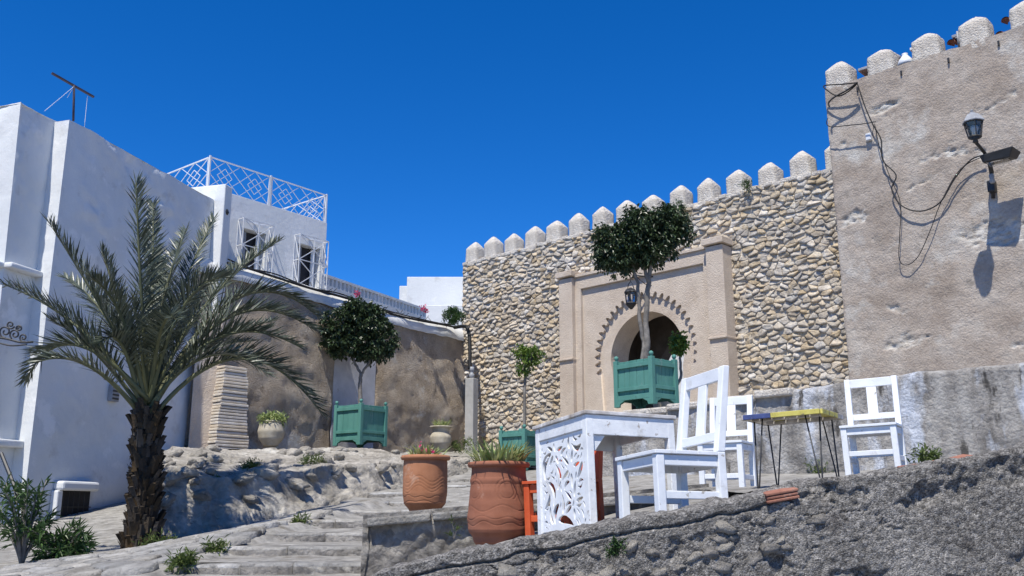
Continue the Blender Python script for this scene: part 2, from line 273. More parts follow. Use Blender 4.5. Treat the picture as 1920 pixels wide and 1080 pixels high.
zs = TPS(street_pts)
gb = []
for px, py in [(1180, 892), (1400, 888), (1560, 887), (1900, 852)]:
    r = ray(px, py); q0 = p0 + wnv * (GOFF - 0.0); t = (wnv.dot(q0)) / (wnv.dot(r.xy)); gb.append(tuple(r * t))
upper_pts = [(2.06, 9.08, .198), (3.3, 8.59, .335), (2.12, 7.04, .19), (-1.14, 7.8, -.084), (-.39, 7.8, -.02), (1.01, 7.7, .105), (1.6, 7.5, .165),
             (1.53, 5.1, .11), (2.15, 5.1, .20), (2.9, 5.1, .33), (4.5, 5.1, .55), (-1.1, 12.1, .0), (-1.1, 14.5, .25), (-1.1, 10, -.06), (6, 10, .62)] + gb + far
zu = TPS(upper_pts)
lower_pts = [(-1.1, 7.5, -.58), (-1.1, 5.1, -.66), (-.62, 5.1, -.36), (-.1, 7.2, -.235), (.113, 5.1, -.15), (.54, 5.1, -.075), (1.19, 5.1, .045), (1.55, 5.1, .11), (.95, 5.68, -.03), (.65, 6.56, -.12), (1.6, 7.5, .12), (1.0, 7.4, .0), (.09, 6.9, -.175), (.68, 7.1, -.085), (-.62, 7.5, -.36)]
zl = TPS(lower_pts)

def heightfield(name, xs, ys, fz, m, rough=0.012, keep=None, kind='structure', freq=2.5):
    nx, ny = len(xs), len(ys); mb = MB(); idx = {}
    for j, y in enumerate(ys):
        for i, x in enumerate(xs):
            z = fz(x, y) + rough * (fbm(x * freq, y * freq, 1.3, 4) + 0.8 * (noise.voronoi(Vector((x * 4.2, y * 4.2, 0)))[0][1] - noise.voronoi(Vector((x * 4.2, y * 4.2, 0)))[0][0]))
            mb.v.append((x, y, z))
    for j in range(ny - 1):
        for i in range(nx - 1):
            if keep and not keep((xs[i] + xs[i + 1]) / 2, (ys[j] + ys[j + 1]) / 2): continue
            a = j * nx + i; mb.f.append((a, a + 1, a + 1 + nx, a + nx))
    o = mb.build(name, m, None, True); tag(o, kind=kind); return o
def lin(a, b, st): n = max(2, int(round((b - a) / st)) + 1); return [a + (b - a) * i / (n - 1) for i in range(n)]

def clip(poly, nx, ny, c):
    out = []
    for i in range(len(poly)):
        a, b = poly[i], poly[(i + 1) % len(poly)]
        da = a[0] * nx + a[1] * ny - c; db = b[0] * nx + b[1] * ny - c
        if da <= 0: out.append(a)
        if (da < 0 < db) or (db < 0 < da):
            t = da / (da - db); out.append((a[0] + (b[0] - a[0]) * t, a[1] + (b[1] - a[1]) * t))
    return out
def rubble_cells(s0, s1, z0, z1, skip, hw=0.225, hh=0.105, an=1.6, rnd=random):
    seeds = []; z = z0 - 0.2
    while z < z1 + 0.3:
        rh = rnd.uniform(0.75, 1.3) * hh; s = s0 - 0.4 - rnd.random() * 0.2
        while s < s1 + 0.4:
            w = (rnd.uniform(0.45, 1.9) if rnd.random() < .8 else rnd.uniform(.25, .5)) * hw
            if rnd.random() > .13: seeds.append((s + w / 2, (z + rh / 2 + rnd.uniform(-.42, .42) * hh) * an)); s += w
        z += rh
    cell = {}
    for i, q in enumerate(seeds): cell.setdefault((int(q[0] // 0.5), int(q[1] // 0.5)), []).append(i)
    out = []
    for i, q in enumerate(seeds):
        if skip(q[0], q[1] / an) or not (s0 < q[0] < s1 and z0 < q[1] / an < z1): continue
        poly = [(q[0] - .6, q[1] - .6), (q[0] + .6, q[1] - .6), (q[0] + .6, q[1] + .6), (q[0] - .6, q[1] + .6)]
        cx, cy = int(q[0] // 0.5), int(q[1] // 0.5)
        for dx in (-2, -1, 0, 1, 2):
            for dy in (-2, -1, 0, 1, 2):
                for j in cell.get((cx + dx, cy + dy), ()):
                    if j == i: continue
                    r_ = seeds[j]; nx, ny = r_[0] - q[0], r_[1] - q[1]
                    if nx * nx + ny * ny > 1.2: continue
                    poly = clip(poly, nx, ny, (r_[0] ** 2 + r_[1] ** 2 - q[0] ** 2 - q[1] ** 2) / 2)
                    if len(poly) < 3: break
        if len(poly) < 3: continue
        poly = [(a, max(z0, min(z1, b / an))) for a, b in poly]; poly = [(max(s0, min(s1, a)), b) for a, b in poly]
        out.append(poly)
    return out
g = MB(); S = 600; g.add([(-S, -S, -1.6), (S, -S, -1.6), (S, S, -1.6), (-S, S, -1.6)], [(0, 1, 2, 3)])
tag(g.build('ground', EARTH), kind='structure')
def zstreet(x, y):
    z = zs(x, y); xl = -2.95 + 0.20 * (y - 8)
    if 7.3 < y < 17.6: z -= 0.16 * max(0, min(1, (x - xl) / .25))
    return z
heightfield('street', lin(-10, 3, 0.11), lin(1, 27, 0.11), zstreet, PAVE, 0.012, keep=lambda x, y: (x < -1.1 or y < 5.2 or y > 12.0) and not (x > 0.9 + max(0, (y - 20) * -0.3) and y > 14))
heightfield('upper_terrace', lin(-1.16, 9, 0.075), lin(5.18, 19.9, 0.075), zu, PAVE, 0.012, keep=lambda x, y: (x > 1.53 or y > 7.78))
heightfield('lower_terrace', lin(-1.2, 1.62, 0.05), lin(5.18, 7.9, 0.05), zl, PAVE, 0.012)

# stairs: every step a part, its edge stones sub-parts
stairs = empty('stairs', (0, 0, 0), kind='structure')
edge_left = {0: 260, 1: 345, 2: 415, 3: 432, 4: 535, 5: 598, 6: 650, 7: 700, 8: 745, 9: 785}
for k, (Y, zb, zt) in enumerate(STEPS):
    ztop_px = 960 - zt / Y * 1800
    xl = at(edge_left[k], ztop_px, Y).x - 0.1
    xr = -1.08 if Y < 11.5 else -1.08 + (Y - 11.5) * 0.28
    Yn, znb = (STEPS[k + 1][0], STEPS[k + 1][1]) if k + 1 < len(STEPS) else (18.7, 0.66)
    # tread sheet, worn
    nx = max(6, int((xr - xl) / 0.09)); ny = 10; mb = MB()
    y0 = Y + 0.22
    for j in range(ny + 1):
        for i in range(nx + 1):
            x = xl + (xr - xl) * i / nx; v = j / ny; y = y0 + (Yn + 0.05 - y0) * v
            mb.v.append((x, y, zt - 0.006 + (znb - zt) * v + 0.010 * fbm(x * 3, y * 3, 0.2)))
    for j in range(ny):
        for i in range(nx):
            a = j * (nx + 1) + i; mb.f.append((a, a + 1, a + nx + 2, a + nx + 1))
    st = mb.build('step', PAVE, stairs, True)
    x = xl; h = zt - zb
    while x < xr - 0.05:
        w = min(random.uniform(0.3, 0.95), xr - x)
        if xr - x - w < 0.15: w = xr - x
        dy = random.uniform(-0.03, 0.02); dz = random.uniform(-0.008, 0.008)
        bb = MB(); n = 6
        # worn block: front face + top with uneven edge
        prof = [(0.0, -h - 0.12), (0.0, -0.03), (0.012, -0.006), (0.06, 0.0), (0.25, 0.0), (0.27, -0.06)]
        for i in range(n + 1):
            xx = x + 0.006 + (w - 0.012) * i / n
            for (py, pz) in prof:
                q = 0.016 * fbm(xx * 7, py * 9 + k, pz * 11)
                bb.v.append((xx, Y + dy + py + q, zt + dz + pz + 0.012 * fbm(xx * 5 + 3, k, py * 8)))
        m_ = len(prof)
        for i in range(n):
            for j in range(m_ - 1):
                a = i * m_ + j; bb.f.append((a, a + m_, a + m_ + 1, a + 1))
        bb.f.append(tuple(range(m_))); bb.f.append(tuple(range(n * m_ + m_ - 1, n * m_ - 1, -1)))
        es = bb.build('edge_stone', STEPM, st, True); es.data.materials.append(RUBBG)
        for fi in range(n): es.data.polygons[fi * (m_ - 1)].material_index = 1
        x += w
# kerb stones along the left of the street
kerb = empty('kerb', kind='structure')
kl = [at(*q) for q in [(-60, 1100, 8.1), (100, 1068, 9.3), (250, 1035, 10.5), (430, 1000, 11.8), (560, 966, 13), (690, 938, 14.2)]]
for i in range(len(kl) - 1):
    a, b = kl[i], kl[i + 1]; n = max(1, int((b - a).length / 0.62))
    for j in range(n):
        u = a.lerp(b, j / n + 0.004); v = a.lerp(b, (j + 1) / n - 0.004); mb = MB()
        jz = random.uniform(-0.02, 0.02)
        mb.bar(u + Vector((0, 0, jz - .03)), v + Vector((0, 0, jz - .03 + random.uniform(-.01, .01))), 0.13, 0.14)
        mb.build('kerb_stone', STEPM, kerb, False, 0.018)
# earth bed left of the kerb
heightfield('planting_bed', lin(-9.5, -2.2, 0.16), lin(8.2, 17, 0.16), lambda x, y: min(zs(x, y), -0.06 * (y - 10.5) * 0 + zs(x, y)) - 0.03, EARTH, 0.03, keep=lambda x, y: x < -4.0 + (y - 10.5) * 0.42)

rv = random.Random(15)
pcells = rubble_cells(-5.6, -1.9, 8.0, 12.2, lambda x, y: x > -3.05 + 0.20 * (y - 8) or x < -4.1 + (y - 10.5) * .45 - .0, hw=.30, hh=.20, an=1.2, rnd=rv)
def paver(poly):
    cx = sum(a for a, b in poly) / len(poly); cy = sum(b for a, b in poly) / len(poly); n = len(poly); vs = []
    tx, ty, dz = rv.uniform(-.04, .04), rv.uniform(-.04, .04), rv.uniform(-.008, .014)
    for k, h_ in ((.97, -.03), (.93, .016), (.80, .028)):
        for a, b in poly:
            x, y = cx + (a - cx) * k, cy + (b - cy) * k; vs.append((x, y, zs(x, y) + dz + h_ + tx * (x - cx) + ty * (y - cy) + .018))
    vs.append((cx, cy, zs(cx, cy) + dz + .05)); fs = []
    for r_ in range(2):
        for i in range(n): fs.append((r_ * n + i, r_ * n + (i + 1) % n, (r_ + 1) * n + (i + 1) % n, (r_ + 1) * n + i))
    for i in range(n): fs.append((2 * n + i, 2 * n + (i + 1) % n, 3 * n))
    m_ = MB(); m_.add(vs, fs); m_.build('paving_stone', STEPM, bpy.data.objects['street'], True)
for c in pcells[:290]: paver(c)

# rubble bank carrying the brown wall
bank_rows = []
for bq, sq, tq in [((270, 1014, 11.4), (300, 905, 11.9), (308, 850, 15.0)), ((305, 1010, 11.6), (318, 888, 12.2), (322, 842, 15.6)), ((430, 999, 12.2), (430, 893, 12.7), (430, 842, 17.0)), ((560, 960, 13.4), (560, 884, 14.0), (560, 842, 18.6)),
                   ((690, 916, 15.0), (690, 870, 15.6), (700, 842, 20.4)), ((800, 896, 17.5), (800, 868, 18.0), (800, 857, 22.4)), ((890, 885, 20), (890, 870, 20.6), (885, 860, 23.6)), ((930, 880, 22), (930, 868, 22.6), (915, 862, 25.0))]:
    B, Sh, T = at(*bq), at(*sq), at(*tq); B = B - Vector((0, 0, 0.15))
    bank_rows.append([B, B.lerp(Sh, 0.5) + Vector((0, 0.05, 0)), Sh, Sh.lerp(T, 0.5), T])
mb = MB(); NU, NV = 240, 64
def bank_at(u, v):
    f = u * (len(bank_rows) - 1); i = min(int(f), len(bank_rows) - 2); f -= i
    g_ = v * 4; j = min(int(g_), 3); g_ -= j
    a = bank_rows[i][j].lerp(bank_rows[i][j + 1], g_); b = bank_rows[i + 1][j].lerp(bank_rows[i + 1][j + 1], g_)
    return a.lerp(b, f)
for i in range(NU + 1):
    for j in range(NV + 1):
        u, v = i / NU, j / NV; p = bank_at(u, v)
        vd = noise.voronoi(Vector((p.x * 2.6, p.y * 2.6, p.z * 3.4)))[0]
        n_ = 0.13 * fbm(p.x * .8, p.y * .8, p.z * .8, 4) + 0.09 * min(0.3, vd[1] - vd[0]) + 0.05 * fbm(p.x * 3.2, p.y * 3.2, p.z * 3.2, 5)
        mb.v.append(p + Vector((0.45, -0.75, 0.5)).normalized() * n_)
for i in range(NU):
    for j in range(NV):
        a = i * (NV + 1) + j; mb.f.append((a, a + NV + 1, a + NV + 2, a + 1))
tag(mb.build('bank', RUBB, None, True), kind='structure')
# flat top of the bank in front of the brown wall
mb = MB()
tops = [bank_rows[i][4] for i in range(len(bank_rows))]
for i, t in enumerate(tops):
    s_ = max(-0.5, min(9.3, (t.xy - T0).dot(td) + 0.6)); q = tpt(s_, -0.2, t.z + 0.06)
    mb.v += [tuple(t + Vector((0, -0.05, 0.0))), tuple(q)]
for i in range(len(tops) - 1): mb.f.append((2 * i, 2 * i + 2, 2 * i + 3, 2 * i + 1))
tag(mb.build('bank_top', EARTH, None, True), kind='structure')
# loose stones set in the bank face
for i in range(60):
    u, v = random.random() * 0.9, random.uniform(0.3, 0.95); p = bank_at(u, v)
    r_ = random.uniform(0.06, 0.14); mbs = bmesh.new(); bmesh.ops.create_icosphere(mbs, subdivisions=2, radius=1)
    sd_ = random.random() * 50
    for vv in mbs.verts:
        k = 1 + 0.55 * noise.noise(vv.co * 1.6 + Vector((sd_, 0, 0)))
        vv.co = Vector((vv.co.x * r_ * 1.3 * k, vv.co.y * r_ * k, vv.co.z * r_ * 0.6 * k))
    me = bpy.data.meshes.new('stone'); mbs.to_mesh(me); mbs.free()
    o = link('stone', me, RUBB, bpy.data.objects['bank'], True); o.location = p + Vector((0.03, -0.03, 0.01)); o.rotation_euler = (random.uniform(-.4, .4), random.uniform(-.4, .4), random.random() * 6)

# ------------------------------------------------------------------ rubble rampart with merlons
def stone_mesh(poly, gap=0.02, rnd=random):
    cx = sum(a for a, b in poly) / len(poly); cz = sum(b for a, b in poly) / len(poly)
    for _ in range(1):      # round the corners
        new = []
        for i in range(len(poly)):
            a, b = poly[i], poly[(i + 1) % len(poly)]
            q = rnd.uniform(.06, .2); new += [(a[0] * (1 - q) + b[0] * q, a[1] * (1 - q) + b[1] * q), (a[0] * q + b[0] * (1 - q), a[1] * q + b[1] * (1 - q))]
        poly = new if len(new) <= 14 else [new[int(i * len(new) / 14)] for i in range(14)]
    rad = math.sqrt(max(1e-4, sum(((a - cx) ** 2 + (b - cz) ** 2) for a, b in poly) / len(poly)))
    dep = rnd.uniform(0.03, 0.062); tx, tz = rnd.uniform(-.25, .25), rnd.uniform(-.6, .05); sd_ = rnd.random() * 99
    k0 = max(0.6, min(1.03, 1 - gap / rad * 0.8)); vs = []; n = len(poly)
    for (k, d) in ((k0, -0.05), (k0 * 0.99, dep * 0.6), (k0 * 0.92, dep * 0.95), (k0 * 0.55, dep * 1.0)):
        for a, b in poly:
            x, z = cx + (a - cx) * k, cz + (b - cz) * k
            nn = noise.noise(Vector((x * 9 + sd_, z * 9, d * 6)))
            dd = d + (0.035 * nn + (tx * (a - cx) + tz * (b - cz)) * 0.6 if d > 0 else 0)
            vs.append((x + 0.03 * nn, -dd, z + 0.026 * noise.noise(Vector((z * 9, x * 9 + sd_, 4)))))
    vs.append((cx, -dep * 1.05, cz)); fs = []
    for r_ in range(3):
        for i in range(n):
            a = r_ * n + i; b = r_ * n + (i + 1) % n; fs.append((a, b, b + n, a + n))
    for i in range(n): fs.append((3 * n + i, 3 * n + (i + 1) % n, 4 * n))
    return vs, fs, (cx, cz, rad)
WR = -WA
rampart = empty('stone_rampart', wpt(0, 0, 0), WR, 'rough tan rubble stone rampart with a row of fifteen pale pointed merlons', 'wall')
mb = MB(); mb.box((-0.72, 0.36, 3.9), (11.55, 0.64, 6.3)); 
core = MB(); core.box((-4.45, .302, 4.0), (4.06, .64, 6.1)); core.box((3.75, .302, 4.0), (2.75, .64, 6.1)); core.box((-0.02, .302, 6.5), (4.80, .64, 1.1))
core.build('mortar_core', MORTAR, rampart)
rs = random.Random(3)
cells = rubble_cells(-6.47, 5.12, 1.0, 7.08, lambda s, z: (-2.32 < s < 2.28 and z < 5.92) or (s > 2 and z < 2.0), rnd=rs)
st_ = []
for c in cells:
    vs, fs, (cx, cz, rad) = stone_mesh(c, rs.uniform(-.004, .011), rs); st_.append((rad / wpt(cx, 0, 0).y, vs, fs))
st_.sort(key=lambda t: -t[0])
rest = MB()
for k, (_, vs, fs) in enumerate(st_):
    if k < 290:
        m_ = MB(); m_.add(vs, fs); m_.build('stone', STONE, rampart, True)
    else: rest.add(vs, fs)
tag(rest.build('small_stones', STONE, rampart, True), kind='stuff')
def merlon_mesh(w, d, h, sh, seed):
    bm = bmesh.new(); bmesh.ops.create_grid(bm, x_segments=1, y_segments=1, size=1); bm.free()
    n = 7; mb = MB(); rg = []
    prof = [(1.02, 0), (1.0, sh * .33), (1.0, sh * .66), (0.99, sh * .96), (0.95, sh + (h - sh) * .08), (0.55, sh + (h - sh) * .58), (0.25, sh + (h - sh) * .9), (0.10, h)]
    N_ = 24
    for (k, z) in prof:
        for i in range(N_):
            a = i / N_ * 4; sdi = int(a); f = a - sdi
            cs = [(-1, -1), (1, -1), (1, 1), (-1, 1)]; A, B = cs[sdi % 4], cs[(sdi + 1) % 4]
            x, y = A[0] + (B[0] - A[0]) * f, A[1] + (B[1] - A[1]) * f
            l = (abs(x) ** 14 + abs(y) ** 14) ** (1 / 14); x, y = x / l, y / l
            q = 1 + 0.05 * noise.noise(Vector((x * 2 + seed * 9, y * 2, z * 5))) + 0.03 * noise.noise(Vector((x * 6 + seed * 9, y * 6, z * 14)))
            mb.v.append((x * w / 2 * k * q, y * d / 2 * k * q, z + (0.02 * noise.noise(Vector((x * 3, y * 3 + seed, z))) if z else -0.08)))
    for r_ in range(len(prof) - 1):
        for i in range(N_):
            a = r_ * N_ + i; b = r_ * N_ + (i + 1) % N_; mb.f.append((a, b, b + N_, a + N_))
    mb.f.append(tuple(range((len(prof) - 1) * N_, len(prof) * N_)))
    return mb.mesh('merlon')
for k in range(15):
    s = -6.2 + k * (4.98 + 6.2) / 14
    o = link('merlon', merlon_mesh(.45, .42, .64 + random.uniform(-.02, .02), .43, k), MERLON, rampart, True); o.location = (s, 0.2, 7.05); o.rotation_euler = (random.uniform(-.03, .03), random.uniform(-.04, .04), random.uniform(-.08, .08)); o.scale = (random.uniform(.92, 1.08), 1, random.uniform(.94, 1.05))
mb = MB()
for i in range(60):   # uneven coping line under the merlons
    s = -6.45 + i * 11.5 / 60; mb.box((s + .1, .24, 7.05 + random.uniform(-.03, .02)), (.2, .56 + random.uniform(0, .06), .1), random.uniform(-.1, .1))
mb.build('coping', MERLON, rampart, False, 0.02)

# ------------------------------------------------------------------ plastered tower wall on the right
tower = empty('plastered_rampart', wpt(0, 0.35, 0), WR, 'tall weathered pinkish plaster rampart with merlons at the right edge', 'wall')
WORN = [(5.35, 5.75, .55, .28, .3), (7.9, 4.95, 1.6, .45, .12), (9.0, 7.55, 1.3, .30, .25), (6.75, 6.15, .7, .18, .2), (5.9, 3.1, 1.1, .3, 0), (8.9, 6.2, .7, .5, 0), (9.5, 3.6, 1.2, .35, .1), (6.2, 7.9, .5, .12, .1)]; worn = []
mb = MB(); ns, nz = 230, 250; S0, S1, Z0, Z1 = 5.04, 11.5, 1.6, 8.70
for j in range(nz + 1):
    for i in range(ns + 1):
        s = S0 + (S1 - S0) * i / ns; z = Z0 + (Z1 - Z0) * j / nz
        w_ = 0
        for (cs, cz, rs_, rz_, tl_) in WORN: w_ = max(w_, 1.0 - math.hypot((s - cs) / rs_, (z - cz - tl_ * (s - cs)) / rz_))
        w_ = max(0, min(1, (w_ * .8 + .62 * fbm(s * .9 + 3.3, 2.2, z * 2.2, 6) + .25 * fbm(s * 6, 4, z * 9, 3) - .40) / .22)); worn.append(w_); er2 = w_ * .03
        d = 0.028 * fbm(s * .7, .4, z * .7, 3) - er2 + er2 * 1.1 * fbm(s * 7, 3, z * 11, 4) + 0.008 * fbm(s * 6, 1, z * 6, 3)
        if i == 0: d = -0.02 + 0.03 * noise.noise(Vector((0, z * 2, 5)))
        mb.v.append((s + (0.02 * noise.noise(Vector((0, z * 1.5, 9))) if i == 0 else 0), -d, z + (0.03 * noise.noise(Vector((s * 3, 0, 0))) if j == nz else 0)))
for j in range(nz):
    for i in range(ns):
        a = j * (ns + 1) + i; mb.f.append((a, a + 1, a + ns + 2, a + ns + 1))
pf = mb.build('plaster_face', TOWER, tower, True)
at_ = pf.data.attributes.new('worn', 'FLOAT', 'POINT'); at_.data.foreach_set('value', worn)
mb = MB(); mb.box(((S0 + S1) / 2 + .03, 0.50, (Z0 + Z1) / 2 - .03), (S1 - S0 - .04, 0.8, Z1 - Z0 - .02)); mb.build('wall_core', TOWER, tower)
for k in range(7):
    s = 5.33 + k * 0.905
    o = link('merlon', merlon_mesh(.54, .42, .64 + random.uniform(-.03, .03), .46, 40 + k), MERLON, tower, True); o.location = (s, 0.22, 8.64); o.rotation_euler.z = random.uniform(-.05, .05)
for k in range(6):    # dark peg holes below the merlons
    m_ = MB(); m_.box((5.75 + k * .905, -0.025, 8.50 + random.uniform(-.05, .03)), (.03, .04, .09)); m_.build('peg', BLACK, tower)

# gate terrace: gray rendered retaining wall and the ground it holds
gt = empty('retaining_wall', wpt(0, GOFF, 0), WR, 'streaked gray rendered retaining wall behind the white chairs', 'wall')
GZ = 2.02
def gtop(s): return 1.66 + 0.0445 * (s - 4.35) if s < 8 else 1.822
mb = MB(); ns, nz = 190, 44
for j in range(nz + 1):
    for i in range(ns + 1):
        s = 2.1 + 9.9 * i / ns; zt = gtop(s) + 0.03 * fbm(s * 2, 0, 0, 3); z = 0.1 + (zt - 0.1) * j / nz
        d = 0.05 * fbm(s * 1.2, .4, z * 1.2, 5) + 0.02 * fbm(s * 7, 1, z * 7, 3) - (0.05 if j == nz else 0)
        mb.v.append((s, -d, z))
for j in range(nz):
    for i in range(ns):
        a = j * (ns + 1) + i; mb.f.append((a, a + 1, a + ns + 2, a + ns + 1))
mb.build('rendered_face', GRAYW, gt, True)
mb = MB(); mb.hexa([(2.12, .05, .1), (12, .05, .1), (12, 4.9, .1), (-2.3, 5.2, .1)], [(2.12, .05, 1.46), (12, .05, 1.7), (12, 4.9, 1.7), (-2.3, 5.2, 1.46)]); mb.build('wall_core', GRAYW, gt)
x = 2.1
while x < 6.0:        # uneven coping slabs under the green planter
    w = random.uniform(.5, .95); m_ = MB(); m_.box((x + w / 2, .16, gtop(x) + 0.0), (w - .015, .46, .09 + random.uniform(0, .03))); m_.build('coping_slab', MERLON, gt, False, .025); x += w
mb = MB(); mb.v = [tuple(wpt(1.9, GOFF - .4, 1.56)), tuple(wpt(3.5, GOFF - .4, 1.70)), tuple(wpt(12, GOFF - .3, 1.80)), tuple(wpt(12, 0, 2.15)), tuple(wpt(-2.4, 0, 2.0))]; mb.f = [(0, 1, 2, 3, 4)]
tag(mb.build('gate_terrace', PAVE), kind='structure')

# ------------------------------------------------------------------ gateway
gate = empty('gateway', wpt(0, 0, 0), WR, 'beige plastered gateway with scalloped horseshoe arch in the stone rampart', 'gateway')
def fill_mesh(name, loops, depth, resolution=1):
    cu = bpy.data.curves.new(name, 'CURVE'); cu.dimensions = '2D'; cu.fill_mode = 'BOTH'; cu.extrude = depth / 2
    for lp in loops:
        sp = cu.splines.new('POLY'); sp.points.add(len(lp) - 1)
        for p, (x, y) in zip(sp.points, lp): p.co = (x, y, 0, 1)
        sp.use_cyclic_u = True
    o = bpy.data.objects.new(name, cu); COL.objects.link(o)
    dg = bpy.context.evaluated_depsgraph_get(); me = bpy.data.meshes.new_from_object(o.evaluated_get(dg))
    bpy.data.objects.remove(o); bpy.data.curves.remove(cu)
    me.name = name
    # curve plane (x, y) -> wall plane (x, z); thickness along y
    for v in me.vertices: v.co = Vector((v.co.x, -v.co.z, v.co.y))
    return me
def arch_loop(cx, cz, r, zb, jw, n=40, lobes=0, lr=0.0, low=-18):
    """opening outline from the foot of the right jamb over the arch to the left foot"""
    pts = [(cx + jw, zb)]
    a0, a1 = R(low), R(180 - low)
    if lobes:
        for k in range(lobes):
            c0 = a0 + (a1 - a0) * (k + .5) / lobes; w_ = (a1 - a0) / lobes
            for t in range(9):
                th = c0 - w_ * .31 + w_ * .62 * t / 8; q = math.sin(math.pi * t / 8) ** 0.55
                pts.append((cx + (r + lr * q) * math.cos(th), cz + (r + lr * q) * math.sin(th)))
    else:
        for k in range(n + 1):
            th = a0 + (a1 - a0) * k / n; pts.append((cx + r * math.cos(th), cz + r * math.sin(th)))
    pts.append((cx - jw, zb)); return pts
ZB = 1.9
ln_in = arch_loop(.05, 3.60, 1.06, ZB, 1.00)
ln_lobe = arch_loop(.03, 3.66, 1.36, ZB, 1.22, lobes=27, lr=.125)
rect = [(-1.80, ZB - .01), (-1.80, 5.50), (1.82, 5.50), (1.82, ZB - .01)]
o = link('scalloped_panel', fill_mesh('scalloped_panel', [rect, ln_lobe], .075), GATEP, gate); o.location = (0, -.176, 0)
rect2 = [(-1.80, ZB - .02), (-1.80, 5.50), (1.82, 5.50), (1.82, ZB - .02)]
o = link('arch_ring', fill_mesh('arch_ring', [rect2, ln_in], .70), GATEP, gate); o.location = (0, .218, 0)
m_ = MB(); m_.box((-2.0, .11, 3.70), (.40, .82, 3.62)); m_.build('frame_side', GATEP, gate, False, .01)
m_ = MB(); m_.box((2.02, .11, 3.70), (.40, .82, 3.62)); m_.build('frame_side', GATEP, gate, False, .01)
m_ = MB(); m_.box((0.0, .11, 5.66), (3.99, .816, .312)); m_.build('frame_lintel', GATEP, gate, False, .01)
m_ = MB(); m_.box((0, .05, 5.85), (3.96, .80, .075)); m_.build('cornice', GATEP, gate, False, .012)
for s in (-2.20, 2.20):
    m_ = MB(); m_.box((s, .0, 3.86), (.44, .86, 3.92)); p_ = m_.build('pier', GATEP, gate, False, .015)
    m_ = MB(); m_.box((s, -.02, 5.92), (.54, .98, .15)); m_.build('pier_cap', GATEP, p_, False, .015)
    m_ = MB(); m_.box((s - .0, -.03, 3.72), (.47, .90, .05)); m_.build('pier_band', GATEP, p_, False, .01)
# passage behind the arch, its shade painted into the plaster colour
m_ = MB(); z1 = 5.3
m_.box((-1.75, 1.2, 3.6), (.3, 1.2, 3.4)); m_.box((1.85, 1.2, 3.6), (.3, 1.2, 3.4)); m_.box((.05, 1.2, 5.2), (3.4, 1.2, .3)); m_.build('passage_wall', SHADEP, gate)
me = fill_mesh('back_arch', [[(-1.95, ZB), (-1.95, 5.3), (2.05, 5.3), (2.05, ZB)], arch_loop(.05, 3.35, 1.02, ZB + .01, .98)], .35); o = link('back_arch', me, SHADEP, gate); o.location = (0, 1.92, 0)
m_ = MB(); m_.box((-3.2, 6.8, 3.9), (9, .3, 4.0)); tag(m_.build('courtyard_wall', WHITE2), 'pale courtyard wall behind the gateway passage', 'wall'); bpy.data.objects['courtyard_wall'].location = wpt(0, 0, 0); bpy.data.objects['courtyard_wall'].rotation_euler.z = WR
m_ = MB(); m_.v = [tuple(wpt(-7.5, -.7, 2.0)), tuple(wpt(3, -.7, 2.0)), tuple(wpt(3, -7, 2.0)), tuple(wpt(-7.5, -7, 2.0))]; m_.f = [(0, 1, 2, 3)]; tag(m_.build('courtyard_ground', PAVE), kind='structure')

# ------------------------------------------------------------------ brown wall with white coping
brown = empty('earth_wall', (T0.x, T0.y, 0), math.atan2(td.y, td.x), 'brown earth plastered wall with a white rounded coping above the bank', 'wall')
mb = MB(); ns, nz = 170, 56
def ttop(s): return 4.89 - 0.012 * s + 0.04 * math.sin(s * .8)
def tbulge(s, z): return 0.05 * fbm(s * .5, 0, z * .6, 3) + 0.012 * fbm(s * 3, 2, z * 3, 4) + .012 * min(1, max(0, fbm(s * .9 + 4, 1, z * 1.3, 4) - .1) / .05) + 0.10 * max(0, 1 - abs(z - 2.6) / 2)
for j in range(nz + 1):
    for i in range(ns + 1):
        s = -0.1 + 9.5 * i / ns; z = 0.9 + (ttop(s) - 0.9) * j / nz; d = tbulge(s, z)
        if 3.93 < s < 5.43 and z < 3.70: d -= 0.16
        mb.v.append((s, -d, z))
for j in range(nz):
    for i in range(ns):
        a = j * (ns + 1) + i; mb.f.append((a, a + 1, a + ns + 2, a + ns + 1))
mb.build('plaster_face', TAN, brown, True)
mb = MB()
for i in range(121):      # coping: rounded white lime-washed top, leaning back
    s = -0.1 + 9.5 * i / 120; z = ttop(s); d = tbulge(s, z); w = 0.03 * fbm(s * 2.2, 4, 0, 4)
    for (y, h) in ((-d - .05, -.05 + w), (-d - .07, .02 + w), (-d - .03, .16), (.06, .30), (.20, .36), (.45, .36), (.5, .1)):
        mb.v.append((s, y + .01 * noise.noise(Vector((s * 3, h * 9, 0))), z + h + .02 * noise.noise(Vector((s * 1.6, h * 4, 3)))))
for i in range(120):
    for k in range(6):
        a = i * 7 + k; mb.f.append((a, a + 7, a + 8, a + 1))
mb.build('coping', WHITE2, brown, True)
mb = MB(); mb.box((4.7, .32, 2.8), (9.4, .3, 4.0)); mb.build('wall_core', TAN, brown)
m_ = MB(); m_.box((4.68, .0, 2.55), (1.48, .10, 2.26)); m_.build('blocked_door', BLUEP, brown, False, .01)

